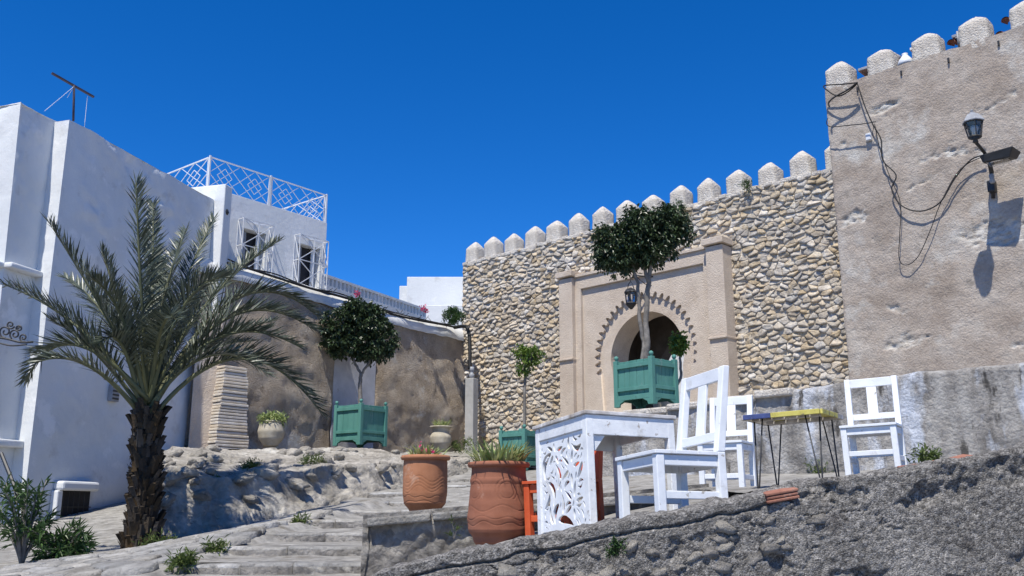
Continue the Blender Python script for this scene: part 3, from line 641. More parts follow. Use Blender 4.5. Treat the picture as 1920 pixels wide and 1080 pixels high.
# flat-brick buttress at the foot of the white house
but = empty('brick_buttress', (0, 0, 0), 0, 'tapering buttress of thin pale bricks against the white house', 'buttress')
bc = at(403, 840, 18.6)
for k in range(27):
    z = 1.20 + k * 0.063; f = k / 26; wL = 0.16 * (1 - f) + .34; wR = 0.26 * (1 - f) + .52
    c = Vector((bc.x + .04 * f, bc.y + 0.12 * f, 0)); m_ = MB()
    jx = random.uniform(-.015, .015)
    a = c + Vector((jx, random.uniform(-.012, .012), 0)); l = a + Vector((-.72, .62, 0)) * (wL + random.uniform(0, .03)) * 1.2; r_ = a + Vector((.62, .78, 0)) * (wR + random.uniform(0, .04)); bk = l + (r_ - a)
    hh = .053; m_.hexa([a + Vector((0, 0, z)), r_ + Vector((0, 0, z)), bk + Vector((0, 0, z)), l + Vector((0, 0, z))], [a + Vector((0, 0, z + hh)), r_ + Vector((0, 0, z + hh)), bk + Vector((0, 0, z + hh)), l + Vector((0, 0, z + hh))])
    m_.build('brick_course', PALEB, but, False, .012)
m_ = MB(); c = Vector((bc.x, bc.y + .06, 0)); m_.hexa([c + Vector((0, .04, 1.0)), c + Vector((.40, .55, 1.0)), c + Vector((0, 1.0, 1.0)), c + Vector((-.40, .42, 1.0))], [c + Vector((.03, .16, 2.9)), c + Vector((.34, .6, 2.9)), c + Vector((0, .95, 2.9)), c + Vector((-.3, .45, 2.9))]); m_.build('mortar_core', MORTAR, but)
m_ = MB(); a, b = at(352, 838, 18.55), at(392, 838, 18.8); m_.hexa([a - Vector((0, 0, .15)), b - Vector((0, 0, .15)), b + Vector((0, .8, -.15)), a + Vector((0, .8, -.15))], [Vector((a.x, a.y, 4.0)), Vector((b.x + .05, b.y + .2, 4.0)), Vector((b.x, b.y + .9, 4.0)), Vector((a.x, a.y + .8, 4.0))]); m_.build('plastered_end', GATEP, but, False, .02)

# ------------------------------------------------------------------ white house on the left
house = empty('white_house', (b0.x, b0.y, 0), 0, 'large whitewashed house with a blank shaded side wall behind the palm', 'house')
off = Vector((b0.x, b0.y, 0)); H = 5.765 * KL
def wavy(mb, P, Q, z0, z1, inward, nu, nv, amp=0.03, top_amp=0.02):
    """a whitewashed wall sheet from P to Q with hand-plastered unevenness"""
    base = len(mb.v)
    for j in range(nv + 1):
        for i in range(nu + 1):
            u, v = i / nu, j / nv; p = P.lerp(Q, u); z = z0 + (z1 - z0) * v
            edge = min(1, u * 12, (1 - u) * 12)
            d = amp * fbm(p.x * .7 + p.y * .7, 3, z * .7, 4) * edge + (.010 + .075 * max(0, min(1, (z - z1 + 1.9) / .6)) * max(0, fbm(p.y * .9, 8, z * 1.1, 3) + .25) * (1 if nu > 25 else 0)) * fbm((p.x + p.y) * 2.2, 5, z * 5 + p.y * 2, 4) * edge
            mb.v.append((p.x + inward.x * d - off.x, p.y + inward.y * d - off.y, z + (top_amp * noise.noise(Vector((p.x * 1.4, p.y * 1.4, 1))) if j == nv else 0)))
    for j in range(nv):
        for i in range(nu):
            a = base + j * (nu + 1) + i; mb.f.append((a, a + 1, a + nu + 2, a + nu + 1))
sidev = Vector((ad.y, -ad.x, 0)); leftv = -sidev; adv = Vector((ad.x, ad.y, 0))
Bs, Be = bpt(-0.90 * KL, 0, 0), bpt(2.98 * KL, 0, 0)
mb = MB(); wavy(mb, Bs, Be, -1.2, H, sidev, 90, 110, 0.035)
wavy(mb, Bs + leftv * 1.5, Bs, -1.2, H, -adv, 20, 90, 0.012)
wavy(mb, Be + leftv * 4, Be, -1.2, H, adv, 4, 8, 0)
mb.add([Bs - off + Vector((0, 0, H)), Be - off + Vector((0, 0, H)), Be - off + leftv * 4 + Vector((0, 0, H)), Bs - off + leftv * 4 + Vector((0, 0, H))], [(0, 1, 2, 3)])
mb.build('side_wall', WHITE, house, True)
A0 = at_z(45, 190, H + .03); A0 = Vector((A0.x, A0.y, 0)); A1 = Bs + leftv * 0.30
A1 = Vector((A1.x, A1.y, 0)); A0 = A1 - adv * (A1 - A0).dot(adv)
mb = MB(); nb = len(mb.v); wavy(mb, A0, A1 + adv * .1, -1.2, H + .03, sidev, 30, 100, 0.03); wavy(mb, A0 + leftv * 4, A0, -1.2, H + .03, -adv, 40, 60, 0.03)
for i, v in enumerate(mb.v):      # slight batter of the front corner
    k = (H - v[2]) * 0.035; q = adv * k if i < 31 * 101 else adv * k
    mb.v[i] = (v[0] + q.x * max(0, 1 - ((v[0] + off.x - A0.x) * adv.x + (v[1] + off.y - A0.y) * adv.y) / 1.2), v[1] + q.y * max(0, 1 - ((v[0] + off.x - A0.x) * adv.x + (v[1] + off.y - A0.y) * adv.y) / 1.2), v[2])
mb.add([A0 - off + Vector((0, 0, H)), A1 - off + Vector((0, 0, H)), A1 - off + leftv * 4 + Vector((0, 0, H)), A0 - off + leftv * 4 + Vector((0, 0, H))], [(0, 1, 2, 3)])
mb.build('front_block', WHITE, house, True)
for zq, dd in ((at_z(20, 490, 1).z, 0), (0, 0)):
    pass
def ledge(z, w, h):
    m_ = MB(); pts = [A0 + leftv * 3, A0, A1]
    k = (H - z) * 0.035
    for i in range(2):
        a, b = pts[i], pts[i + 1]; o2 = (-adv if i == 0 else sidev) * w * .4
        m_.bar(a - off + Vector((0, 0, z)) + o2 + (adv * k), b - off + Vector((0, 0, z)) + o2 + (adv * k if i == 0 else Vector()), w, h)
    m_.build('ledge', WHITE, house, True, .02)
ledge(at(20, 497, A0.y + .1).z, .16, .09); ledge(at(30, 828, A0.y + .1).z, .2, .11)
pz = at(420, 347, 19.1).z
m_ = MB(); a = bpt(3.38, .25, 0) - off; b = bpt(3.38, -1.3, 0) - off; c = bpt(3.66, -1.3, 0) - off; d_ = bpt(3.66, .25, 0) - off
m_.hexa([v + Vector((0, 0, 0.9)) for v in (a, d_, c, b)], [v + Vector((0, 0, pz)) for v in (a, d_, c, b)]); m_.build('end_pier', WHITE, house, False, .02)
# basement window with sill hood, dark recess and bars
w0, w1, wz0, wz1 = -0.34, 0.38, -0.38, 0.34
m_ = MB()
fr = [(w0 - .05, w1 + .05, wz1, wz1 + .16, .16)]
q = [bpt(w0 - .10, 0, wz1) - off, bpt(w1 + .06, 0, wz1) - off, bpt(w1 + .06, .20, wz1) - off, bpt(w0 - .10, .20, wz1) - off]
m_.hexa([q[0], q[3], q[2], q[1]], [v + Vector((0, 0, .15)) for v in (q[0], q[3], q[2], q[1])]); win = m_.build('window', WHITE, house, False, .04)
m_ = MB(); q = [bpt(w0, .012, wz0) - off, bpt(w1, .012, wz0) - off, bpt(w1, .05, wz0) - off, bpt(w0, .05, wz0) - off]; m_.hexa([q[0], q[3], q[2], q[1]], [v + Vector((0, 0, wz1 - wz0)) for v in (q[0], q[3], q[2], q[1])]); m_.build('pane', DARKIN, win)
m_ = MB(); q = [bpt(w0 - .13, .0, wz0 - .1) - off, bpt(w0 - .01, .0, wz0 - .1) - off, bpt(w0 - .01, .14, wz0 - .1) - off, bpt(w0 - .13, .14, wz0 - .1) - off]; m_.hexa([q[0], q[3], q[2], q[1]], [v + Vector((0, 0, wz1 - wz0 + .1)) for v in (q[0], q[3], q[2], q[1])]); m_.build('jamb', WHITE, win, False, .02)
for k in range(6):
    s = w0 + .05 + k * (w1 - w0 - .1) / 5; m_ = MB(); m_.bar(bpt(s, .09, wz0) - off, bpt(s, .09, wz1) - off, .014); m_.build('bar', BLACK, win)
for z in (wz0 + .22, wz0 + .46):
    m_ = MB(); m_.bar(bpt(w0, .09, z) - off, bpt(w1, .09, z) - off, .016); m_.build('bar', BLACK, win)

vq = bpt(0.75, .04, 2.05); ve = empty('wall_vent', vq, math.atan2(ad.y, ad.x), 'small dark slatted vent on the white wall behind the palm', 'vent')
q = MB(); q.box((0, 0, 0), (.20, .08, .30)); q.build('case', ZINC, ve, False, .008)
for k in range(4):
    q = MB(); q.box((0, -.045, -.1 + k * .066), (.16, .012, .03)); q.build('slat', BLACK, ve)

# ------------------------------------------------------------------ terrace house behind, with grilles and roof railing
HA = R(38.7); hdv = Vector((math.sin(HA), math.cos(HA), 0)); hnv = Vector((hdv.y, -hdv.x, 0)); h0 = at(415, 960, 17.8 * KL); h0.z = 0
h2 = empty('terrace_house', h0, math.atan2(hdv.y, hdv.x), 'small white house with two grilled windows and a roof railing', 'house'); h2.scale = (KL, KL, KL)
def hb(name, s0, s1, y0, y1, z0, z1, m=WHITE, par=None, bev=0.0):
    q = MB(); q.box(((s0 + s1) / 2, (y0 + y1) / 2, (z0 + z1) / 2), (s1 - s0, y1 - y0, z1 - z0)); return q.build(name, m, par or h2, False, bev)
RZ = 6.13
wins = [(0.02, 0.60), (1.42, 2.02)]; WZ0, WZ1 = 4.62, 5.52
hb('wall', -.82, 0.02, 0, .3, 3, RZ); hb('wall', .60, 1.42, .0, .3, 3, RZ); hb('wall', 2.02, 2.16, 0, .3, 3, RZ)
for a, b in wins: hb('wall', a, b, .0, .3, WZ1, RZ - .001); hb('wall', a, b, 0, .3, 3, WZ0)
hb('wall', -.80, 2.14, 2.7, 3, 3, RZ - .002); hb('wall', -.81, -.5, .301, 2.69, 3, RZ - .002); hb('wall', 1.85, 2.15, .301, 2.69, 3, RZ - .003); hb('roof', -.5, 1.86, .3, 2.7, RZ - .3, RZ - .15)
for a, b in wins:
    w_ = hb('window', a, b, .22, .25, WZ0, WZ1, DARKIN)
    hb('shutter', a + .03, a + .20, .14, .17, WZ0 + .02, WZ1 - .02, ZINC, w_); hb('shutter', b - .13, b - .03, .14, .17, WZ0 + .02, WZ1 - .02, WPAINT2, w_)
    # projecting white grille cage
    x0, x1, yo, za, zb_ = a - .1, b + .06, -.18, WZ0 - .06, WZ1 + .14
    gm = MB(); t = .016
    for x in (x0, x1):
        gm.bar((x, yo, za), (x, yo, zb_), t); gm.bar((x, 0, za), (x, 0, zb_), t)
        for z in (za, (za + zb_) / 2, zb_): gm.bar((x, yo, z), (x, 0, z), t)
        gm.bar((x, yo, za), (x, 0, (za + zb_) / 2), .014); gm.bar((x, yo, (za + zb_) / 2), (x, 0, zb_), .014)
    for z in (za, (za + zb_) / 2, zb_): gm.bar((x0, yo, z), (x1, yo, z), t)
    xm = (x0 + x1) / 2; gm.bar((xm, yo, za), (xm, yo, zb_), .016)
    for (p, q) in (((x0, za), (x1, (za + zb_) / 2)), ((x1, za), (x0, (za + zb_) / 2)), ((x0, (za + zb_) / 2), (x1, zb_)), ((x1, (za + zb_) / 2), (x0, zb_))):
        gm.bar((p[0], yo, p[1]), (q[0], yo, q[1]), .015)
    for z in (za, zb_):
        gm.bar((x0, yo, z), (xm, 0, z), .014); gm.bar((x1, yo, z), (xm, 0, z), .014)
    gm.build('window_grille', WIRON, w_)
def rail_panel(P, Q, n_d, name='railing_panel'):
    """one white iron railing field with crossing bars and nested diamonds"""
    P = Vector(P); Q = Vector(Q); up = Vector((0, 0, .64)); m_ = MB(); t = .0105
    f = lambda u, v: P + (Q - P) * u + up * v
    m_.bar(f(0, 1), f(1, 1), .022); m_.bar(f(0, .03), f(1, .03), .015); m_.bar(f(.0, 0), f(0, 1.0), .022); m_.bar(f(1, 0), f(1, 1), .022)
    for k in range(n_d):
        u0, u1 = k / n_d, (k + 1) / n_d; um = (u0 + u1) / 2; w = (u1 - u0)
        m_.bar(f(u0, 0.03), f(u1, 1), t); m_.bar(f(u0, 1), f(u1, .03), t)
        m_.bar(f(um - w * .5, .5), f(um, 1), t); m_.bar(f(um, 1), f(um + w * .5, .5), t); m_.bar(f(um - w * .5, .5), f(um, .03), t); m_.bar(f(um, .03), f(um + w * .5, .5), t)
        for q in (.24,):
            m_.bar(f(um - w * q, .5), f(um, .5 + q * 1.1), t); m_.bar(f(um, .5 + q * 1.1), f(um + w * q, .5), t); m_.bar(f(um + w * q, .5), f(um, .5 - q * 1.1), t); m_.bar(f(um, .5 - q * 1.1), f(um - w * q, .5), t)
    return m_.build(name, WIRON, h2)
rail_panel((-.80, .03, RZ), (.62, .03, RZ), 2); rail_panel((.68, .03, RZ), (2.13, .03, RZ), 2)
rail_panel((-.80, .08, RZ), (-.80, 2.0, RZ), 2); rail_panel((2.13, .08, RZ), (2.13, 2.0, RZ), 2)
for (x, y) in ((-.80, .03), (.65, .03), (2.14, .03)):
    m_ = MB(); m_.bar((x, y, RZ), (x, y, RZ + .67), .032); m_.build('railing_post', WIRON, h2)
# security camera dome on the pier
m_ = MB(); m_.lathe([(.0, -.07), (.05, -.06), (.075, 0), (.05, .06), (.02, .08)], 14); o = m_.build('security_camera', BLACK, None, True); o.location = at(423, 398, 19.15); tag(o, 'small black security camera dome on the white pier', 'camera')
m_ = MB(); m_.bar((0, 0, 0), (-.06, .15, 0), .03); m_.build('mount', WIRON, o)

# pierced balustrade and white building further back
bz = 6.1; pa, pb = at_z(606, 513, bz), at_z(795, 578, bz)
bal = empty('balustrade', pa, math.atan2(pb.y - pa.y, pb.x - pa.x), 'pierced white balustrade running behind the brown wall coping', 'balustrade')
Lb = (pb - pa).xy.length
m_ = MB(); m_.box((Lb / 2, 0, -.05), (Lb, .14, .07)); m_.build('top_rail', WHITE2, bal)
m_ = MB(); m_.box((Lb / 2, 0, -.55), (Lb, .14, .5)); m_.build('base', WHITE2, bal)
n = int(Lb / .17)
for k in range(n + 1):
    m_ = MB(); m_.box((k * Lb / n, 0, -.195), (.075, .11, .23)); m_.build('baluster', WHITE2, bal)
fb = empty('far_building', at(808, 700, 33), 0, 'plain white building rising behind the brown wall beside the rampart', 'building')
def fbx(name, xa, xb, ya, yb, Y, dep):
    a, b = at(xa, yb, Y), at(xb, ya, Y); m_ = MB(); c = fb.location
    m_.box(((a.x + b.x) / 2 - c.x, Y + dep / 2 - c.y, (a.z + b.z) / 2 - c.z), (abs(b.x - a.x), dep, abs(b.z - a.z))); m_.build(name, WHITE, fb, False, .02)
fbx('wall', 760, 905, 519, 640, 33, 5); fbx('wall', 746, 790, 536, 640, 33.3, 4); fbx('wall', 790, 905, 572, 660, 31.0, 1.5)

# ------------------------------------------------------------------ foreground concrete wall
LIP = [(-1.3, -.62), (-.74, -.325), (-.51, -.245), (.113, -.127), (.54, -.05), (1.19, .07), (1.53, .156), (2.15, .24), (2.72, .34), (3.4, .46), (4.6, .62)]
def lip(x):
    for (a, b), (c, d) in zip(LIP, LIP[1:]):
        if a <= x <= c: return b + (d - b) * (x - a) / (c - a)
    return LIP[-1][1] if x > 0 else LIP[0][1]
fw = empty('concrete_wall', (0, 5.1, -1.4), 0, 'rough gray aggregate concrete wall with sloping top in the foreground', 'wall')
def frough(x, z):
    v1 = noise.voronoi(Vector((x * 26, z * 26, 3)))[0]; v2 = noise.voronoi(Vector((x * 9, z * 9, 7)))[0]
    big = fbm(x * 1.6, 2, z * 2.2, 5); holes = max(0, fbm(x * 3.1 + 5, 6, z * 3.8, 4) - .18)
    sm = max(0, min(1, (x - 1.5) * 1.2)) * .5       # smoother to the right
    return 0.020 * big * (1 - sm) + 0.006 * (0.6 - v1[0]) + 0.008 * (1 - sm) * (0.5 - v2[0]) - 0.13 * holes * (1 - .8 * sm) + 0.007 * fbm(x * 30, 1, z * 30, 2) - .022 * max(0, .02 - abs(fbm(x * 1.1 + 2, 9, z * 2.4, 5))) / .02 * (1 - sm) * max(0, min(1, fbm(x * 2, 3, z * 2, 2) * 3 + .3))
mb = MB(); nx, nz = 520, 112; X0, X1 = -1.25, 3.6
for j in range(nz + 1):
    for i in range(nx + 1):
        x = X0 + (X1 - X0) * i / nx; zt = lip(x) + .018 * fbm(x * 5, 0, 0, 4); zb = -0.62
        if j <= nz - 12:
            z = zb + (zt - zb) * j / (nz - 12); k = j / (nz - 12); rnd_ = max(0, (k - .965) / .035) ** 2 * .022; jd = abs((zt - z) - .075 - .012 * fbm(x * 3, 1, 0, 3)); rnd_ += .03 * max(0, 1 - jd / .011) * max(0, min(1, (1.75 - x) * 3))
            d = frough(x, z) * (1 if zt - z > .085 or x > 1.6 else .55); mb.v.append((x, -d + rnd_, z + 1.4))
        else:
            u = (j - (nz - 12)) / 12; y = .05 + u * .30; z = zt + .028 * fbm(x * 4, y * 4, 2, 5) + .012 * (0.5 - noise.voronoi(Vector((x * 22, y * 22, 1)))[0][0]) - .012 * u
            mb.v.append((x, y, z + 1.4))
for j in range(nz):
    for i in range(nx):
        a = j * (nx + 1) + i; mb.f.append((a, a + 1, a + nx + 2, a + nx + 1))
mb.build('rough_face', CONC, fw, True)
mb = MB(); mb.box((1.2, .25, .35), (4.8, .3, .68)); mb.build('wall_core', CONC, fw)
rq = random.Random(77)
for i in range(46):      # pale broken stones set in the lower left of the concrete
    x = rq.uniform(-.75, 1.65); dz = rq.uniform(.13, .34); r_ = rq.uniform(.018, .05); bmq = bmesh.new(); bmesh.ops.create_icosphere(bmq, subdivisions=2, radius=1); sd_ = rq.random() * 60
    for v in bmq.verts:
        k = 1 + .7 * noise.noise(v.co * 1.7 + Vector((sd_, 0, 0))); v.co = Vector((v.co.x * r_ * 1.35 * k, v.co.y * .022 * k, v.co.z * r_ * .75 * k))
    me = bpy.data.meshes.new('stone'); bmq.to_mesh(me); bmq.free(); o = link('stone', me, RUBBG if rq.random() < .6 else RUBB, fw, True); o.location = (x, -frough(x, lip(x) - dz) + .004, lip(x) - dz + 1.4); o.rotation_euler.y = rq.uniform(-.5, .5) - .17
def hollow_brick(x, y, z, L, rz, ry):
    o = MB(); o.box((0, 0, 0), (L, .10, .016)); o.box((0, 0, .019), (L * .97, .096, .016)); o.box((0, 0, .038), (L, .10, .016)); o.box((0, 0.008, .019), (L * .95, .08, .05))
    b = o.build('red_brick', BRICK, fw, False, .005); b.location = (x, y - 5.1, z + 1.4); b.rotation_euler = (0.15, ry, rz); return b
hollow_brick(1.44, 5.135, lip(1.44) - .062, .18, .05, -.17)
for x in (2.22, 2.36, 2.5): hollow_brick(x, 5.27 + random.uniform(-.02, .06), lip(x) - .048, .12, random.uniform(-.5, .5), -.17 + random.uniform(-.06, .06))

# low rubble wall beside the steps, with edge slabs
lw = empty('rubble_wall', (-1.14, 7.8, -.9), 0, 'low gray rubble wall beside the steps under the smaller pot', 'wall')
mb = MB(); nx, nz = 120, 40
for j in range(nz + 1):
    for i in range(nx + 1):
        x = -.07 + 2.82 * i / nx; z = .9 * j / nz * (1 + (.08 + x * .09 - .05) / .9)
        v2 = noise.voronoi(Vector((x * 5, z * 6.5, 9)))[0]; d = .05 * fbm(x * 2, 3, z * 2, 4) + .05 * min(.3, v2[1] - v2[0]) + .014 * fbm(x * 10, 2, z * 10, 4)
        mb.v.append((x, -d, z - .05))
for j in range(nz):
    for i in range(nx):
        a = j * (nx + 1) + i; mb.f.append((a, a + 1, a + nx + 2, a + nx + 1))
mb.build('front_face', RUBBG, lw, True)
mb = MB()
for j in range(21):
    for i in range(41):
        y = -.03 + 4.4 * i / 40; z = .84 * j / 20; mb.v.append((-.02 - .05 * fbm(y * 2, 7, z * 2, 4) - .04 * min(.4, noise.voronoi(Vector((1, y * 5, z * 6)))[0][1]), y, z))
for j in range(20):
    for i in range(40):
        a = j * 41 + i; mb.f.append((a, a + 41, a + 42, a + 1))
mb.build('side_face', RUBBG, lw, True)
mb = MB(); mb.box((1.4, 2.3, .36), (2.76, 4.5, .72)); mb.build('wall_core', RUBBG, lw)
x = -.03
while x < 2.75:
    w = random.uniform(.38, .62); m_ = MB(); zt = zu(x + w / 2 - 1.14, 7.85) + .9
    a = Vector((x + .008, .13, zt - .02)); b = Vector((x + w - .008, .13, zt + (w * .085) - .02)); m_.bar(a, b, .44, .055 + random.uniform(0, .02)); s_ = m_.build('edge_slab', STEPM, lw, False, .014); x += w

# cement post with conduit beside the rampart
pc = at(883, 860, 25.2)
post = empty('cement_post', (pc.x, pc.y, 1.2), -.5, 'slim gray cement post at the corner where brown wall meets rampart', 'post')
m_ = MB(); zt = at(883, 710, 25.2).z; m_.box((0, 0, (zt - 1.2) / 2), (.26, .26, zt - 1.2)); m_.build('shaft', POSTC, post, False, .015)
m_ = MB(); m_.lathe([(.07, 0), (.075, .12), (.05, .14), (.05, .2), (.07, .22), (.06, .32)], 12, (0, 0, zt - 1.2)); m_.build('insulator', ZINC, post, True)

# ------------------------------------------------------------------ leaves and plants
def leaf_quads(mb, p, d, up, L, W, fold=0.25):
    d = d.normalized(); sx = d.cross(up)
    if sx.length < 1e-3: sx = d.orthogonal()
    sx.normalize(); nn = sx.cross(d).normalized(); m = p + d * L * .5 - nn * 0; t = p + d * L - nn * L * .12
    mb.add([p, m + sx * W / 2 + nn * W * fold, t, m - sx * W / 2 + nn * W * fold], [(0, 1, 2), (0, 2, 3)])
def rand_dir(rnd):
    z = rnd.uniform(-1, 1); a = rnd.uniform(0, 6.2832); r_ = math.sqrt(1 - z * z); return Vector((r_ * math.cos(a), r_ * math.sin(a), z))
def crown_mesh(blobs, n, L, W, rnd, droop=.5, stray=.22):
    """blobs: centre, radii; leaf clumps thicker near the skin, gaps between clumps"""
    mb = MB(); vol = [b[1].x * b[1].y + b[1].x * b[1].z for b in blobs]; tot = sum(vol)
    for (c, r_), v in zip(blobs, vol):
        k = int(n * v / tot / 14)
        for _ in range(k):
            d = rand_dir(rnd); q = rnd.uniform(.15, 1.0) ** .5 * (1 + .42 * noise.noise(d * 2.2 + c * 1.7)); cp = c + Vector((d.x * r_.x, d.y * r_.y, d.z * r_.z)) * q
            if rnd.random() < stray: cp = c + Vector((d.x * r_.x, d.y * r_.y, d.z * r_.z)) * rnd.uniform(1.0, 1.22)
            out = d + Vector((0, 0, -.1))
            for _ in range(14):
                p = cp + rand_dir(rnd) * rnd.uniform(0, .10); ld = (out * .6 + rand_dir(rnd) + Vector((0, 0, -droop))).normalized()
                leaf_quads(mb, p, ld, Vector((0, 0, 1)) + rand_dir(rnd) * .5, L * rnd.uniform(.7, 1.25), W * rnd.uniform(.8, 1.2))
    return mb
def px_blob(x, y, rx, ry, Y, rd=None, o=Vector((0, 0, 0))):
    c = at(x, y, Y); k = Y / 1790 * .92; return (c - o, Vector((rx * k, (rd or (rx + ry) / 2) * k, ry * k)))
def tree(name, label, base, stems, blobs, n, L, W, lm, seed, group=None, cat='tree'):
    rnd = random.Random(seed); t = empty(name, base, 0, label, cat, group); m_ = MB()
    for pts, r0, r1 in stems:
        P = [Vector(p) - base for p in pts]; Q = []
        for i in range(len(P) - 1):
            for k in range(5): Q.append(P[i].lerp(P[i + 1], k / 5) + Vector((rnd.uniform(-.012, .012), rnd.uniform(-.012, .012), 0)))
        Q.append(P[-1]); m_.tube(Q, [r0 + (r1 - r0) * i / (len(Q) - 1) for i in range(len(Q))], 8)
    m_.build('trunk', BARK, t, True)
    m_ = MB()
    for c, r_ in blobs:
        s = min((Vector(st[0][-1]) - base for st in stems), key=lambda q: (q - c).length)
        for _ in range(4):
            e = c + Vector((rnd.uniform(-.6, .6) * r_.x, rnd.uniform(-.6, .6) * r_.y, rnd.uniform(-.2, .7) * r_.z)); m_.tube([s, s.lerp(e, .5) + Vector((0, 0, -.05)), e], [.022, .014, .006], 5)
    m_.build('branches', BARK, t, True)
    crown_mesh(blobs, n, L, W, rnd).build('crown', lm, t); return t

# green box planters
def planter(loc, rz, wx, wy, h, label, nb=5):
    t = empty('planter_box', loc, rz, label, 'planter', 'green wooden planter boxes'); hx, hy = wx / 2, wy / 2; ft = .11; ps = .085
    for sx in (-1, 1):
        for sy in (-1, 1):
            m_ = MB(); m_.box((sx * (hx - ps / 2), sy * (hy - ps / 2), h / 2), (ps, ps, h)); p_ = m_.build('post', GREEN, t, False, .006)
            m_ = MB(); m_.lathe([(.02, 0), (.022, .015), (.034, .03), (.042, .055), (.034, .08), (.012, .094)], 14, (sx * (hx - ps / 2), sy * (hy - ps / 2), h - .002)); m_.build('finial', GREEN, p_, True)
    for ax in (0, 1):
        for sg in (-1, 1):
            half = hx if ax == 0 else hy; other = hy if ax == 0 else hx; L_ = 2 * half - 2 * ps
            def put(name, u0, u1, z0, z1, inset, th):
                m_ = MB(); c = ((u0 + u1) / 2, sg * (other - inset - th / 2), (z0 + z1) / 2); s_ = (u1 - u0, th, z1 - z0)
                if ax: c = (c[1], c[0], c[2]); s_ = (s_[1], s_[0], s_[2])
                m_.box(c, s_); return m_.build(name, GREEN, t, False, .004)
            x = -L_ / 2; ws = [random.uniform(.7, 1.3) for _ in range(nb)]; tw = sum(ws)
            for w in ws:
                w = w / tw * L_; put('board', x + .003, x + w - .003, ft + .02, h - .02 + random.uniform(-.008, .004), .042 + random.uniform(0, .006), .02); x += w
            put('rail', -L_ / 2, L_ / 2, h - .15, h - .075, .008, .034); put('rail', -L_ / 2, L_ / 2, ft + .16, ft + .225, .008, .034); put('rail', -L_ / 2, L_ / 2, ft, ft + .085, .008, .034)
            for e in (-1, 1):     # shaped feet brackets
                m_ = MB(); pr = [(0, 0), (.15, 0), (.10, -.03), (.05, -.05), (.035, -.10), (0, -.11)]; y0 = other - .04; vs = []
                for yy in (y0, y0 + .03):
                    for (a, b) in pr:
                        v = (e * (-L_ / 2 + a), sg * yy, ft + b); vs.append((v[1], v[0], v[2]) if ax else v)
                k = len(pr); m_.add(vs, [tuple(range(k)), tuple(range(2 * k - 1, k - 1, -1))] + [(i, i + k, (i + 1) % k + k, (i + 1) % k) for i in range(k)]); m_.build('foot_bracket', GREEN, t)
    m_ = MB(); m_.box((0, 0, h - .12), (wx - .1, wy - .1, .04)); m_.build('soil', EARTH, t); return t
P2 = Vector((2.35, 16.33, 1.78)); P1 = Vector((-3.48, 21.6, 1.46)); P3 = Vector((0.22, 20.2, .84))
planter(P2, R(-49.5), .90, .69, .82, 'large green wooden planter box in front of the arched gateway')
planter(P1, R(-35.2), .855, .89, .93, 'green wooden planter box by the brown wall left of the rampart', 4)
planter(P3, R(-40), .72, .72, .86, 'green wooden planter box half hidden behind the big terracotta pot', 4)
Y2 = 16.3
tree('ficus_tree', 'big clipped dark ficus on two stems in the gateway planter', P2 + Vector((0, 0, .7)),
     [([P2 + Vector((0, 0, .68)), at(1213, 640, Y2), at(1211, 590, Y2), at(1216, 530, Y2), at(1222, 480, Y2), at(1235, 440, Y2)], .06, .03), ([P2 + Vector((-.05, 0, .68)), at(1207, 640, Y2 + .05), at(1199, 590, Y2), at(1196, 530, Y2), at(1180, 480, Y2)], .045, .026), ([at(1216, 530, Y2), at(1205, 490, Y2), at(1196, 450, Y2)], .035, .02)],
     [px_blob(*b, Y2, o=P2 + Vector((0, 0, .7))) for b in [(1145, 455, 34, 44), (1190, 440, 42, 50), (1240, 432, 42, 46), (1278, 432, 22, 26), (1158, 488, 38, 30), (1215, 412, 46, 22), (1262, 402, 26, 16), (1215, 470, 50, 30)]], 13500, .085, .046, FICUS, 5, 'ficus trees in planters')
Y1 = 21.6
tree('ficus_tree', 'dark round-headed ficus with forked pale stem before the brown wall', P1 + Vector((0, 0, .75)),
     [([P1 + Vector((0, 0, .7)), at(675, 720, Y1), at(677, 700, Y1)], .05, .042), ([at(677, 702, Y1), at(664, 678, Y1), at(655, 640, Y1)], .034, .022), ([at(677, 702, Y1), at(692, 680, Y1), at(702, 640, Y1)], .034, .022)],
     [px_blob(*b, Y1, o=P1 + Vector((0, 0, .75))) for b in [(636, 612, 34, 36), (684, 602, 44, 34), (722, 634, 26, 34), (655, 646, 40, 28), (672, 582, 46, 18), (700, 660, 34, 20), (630, 640, 24, 22)]], 9500, .10, .054, FICUS, 6, 'ficus trees in planters')
Y3 = 20.2
tree('citrus_tree', 'small yellow-green ball-headed tree on thin dark stem before the stone rampart', P3 + Vector((0, 0, .75)),
     [([P3 + Vector((0, 0, .7)), at(984, 780, Y3), at(985, 700, Y3), at(988, 680, Y3)], .035, .028)],
     [px_blob(*b, Y3, o=P3 + Vector((0, 0, .75))) for b in [(990, 668, 24, 22), (984, 690, 15, 12), (1002, 664, 16, 12), (975, 660, 14, 10)]], 1500, .075, .04, LIME, 8)
PS = wpt(2.9, 3.6, 1.75)
m_ = MB(); m_.lathe([(.12, 0), (.17, .05), (.2, .2), (.19, .3), (.21, .33), (.17, .33), (.15, .25)], 20); o = m_.build('clay_pot', CLAY, None, True); o.location = PS; tag(o, 'clay pot hidden behind the gateway planter', 'pot')
YS = PS.y
tree('citrus_tree', 'slim young tree with pale leaves beside the gateway planter', PS + Vector((0, 0, .28)),
     [([PS + Vector((0, 0, .2)), at(1277, 710, YS), at(1276, 680, YS), at(1275, 660, YS)], .03, .022)],
     [px_blob(*b, YS, o=PS + Vector((0, 0, .28))) for b in [(1272, 648, 12, 20), (1277, 636, 9, 10)]], 420, .10, .055, LIME, 9)

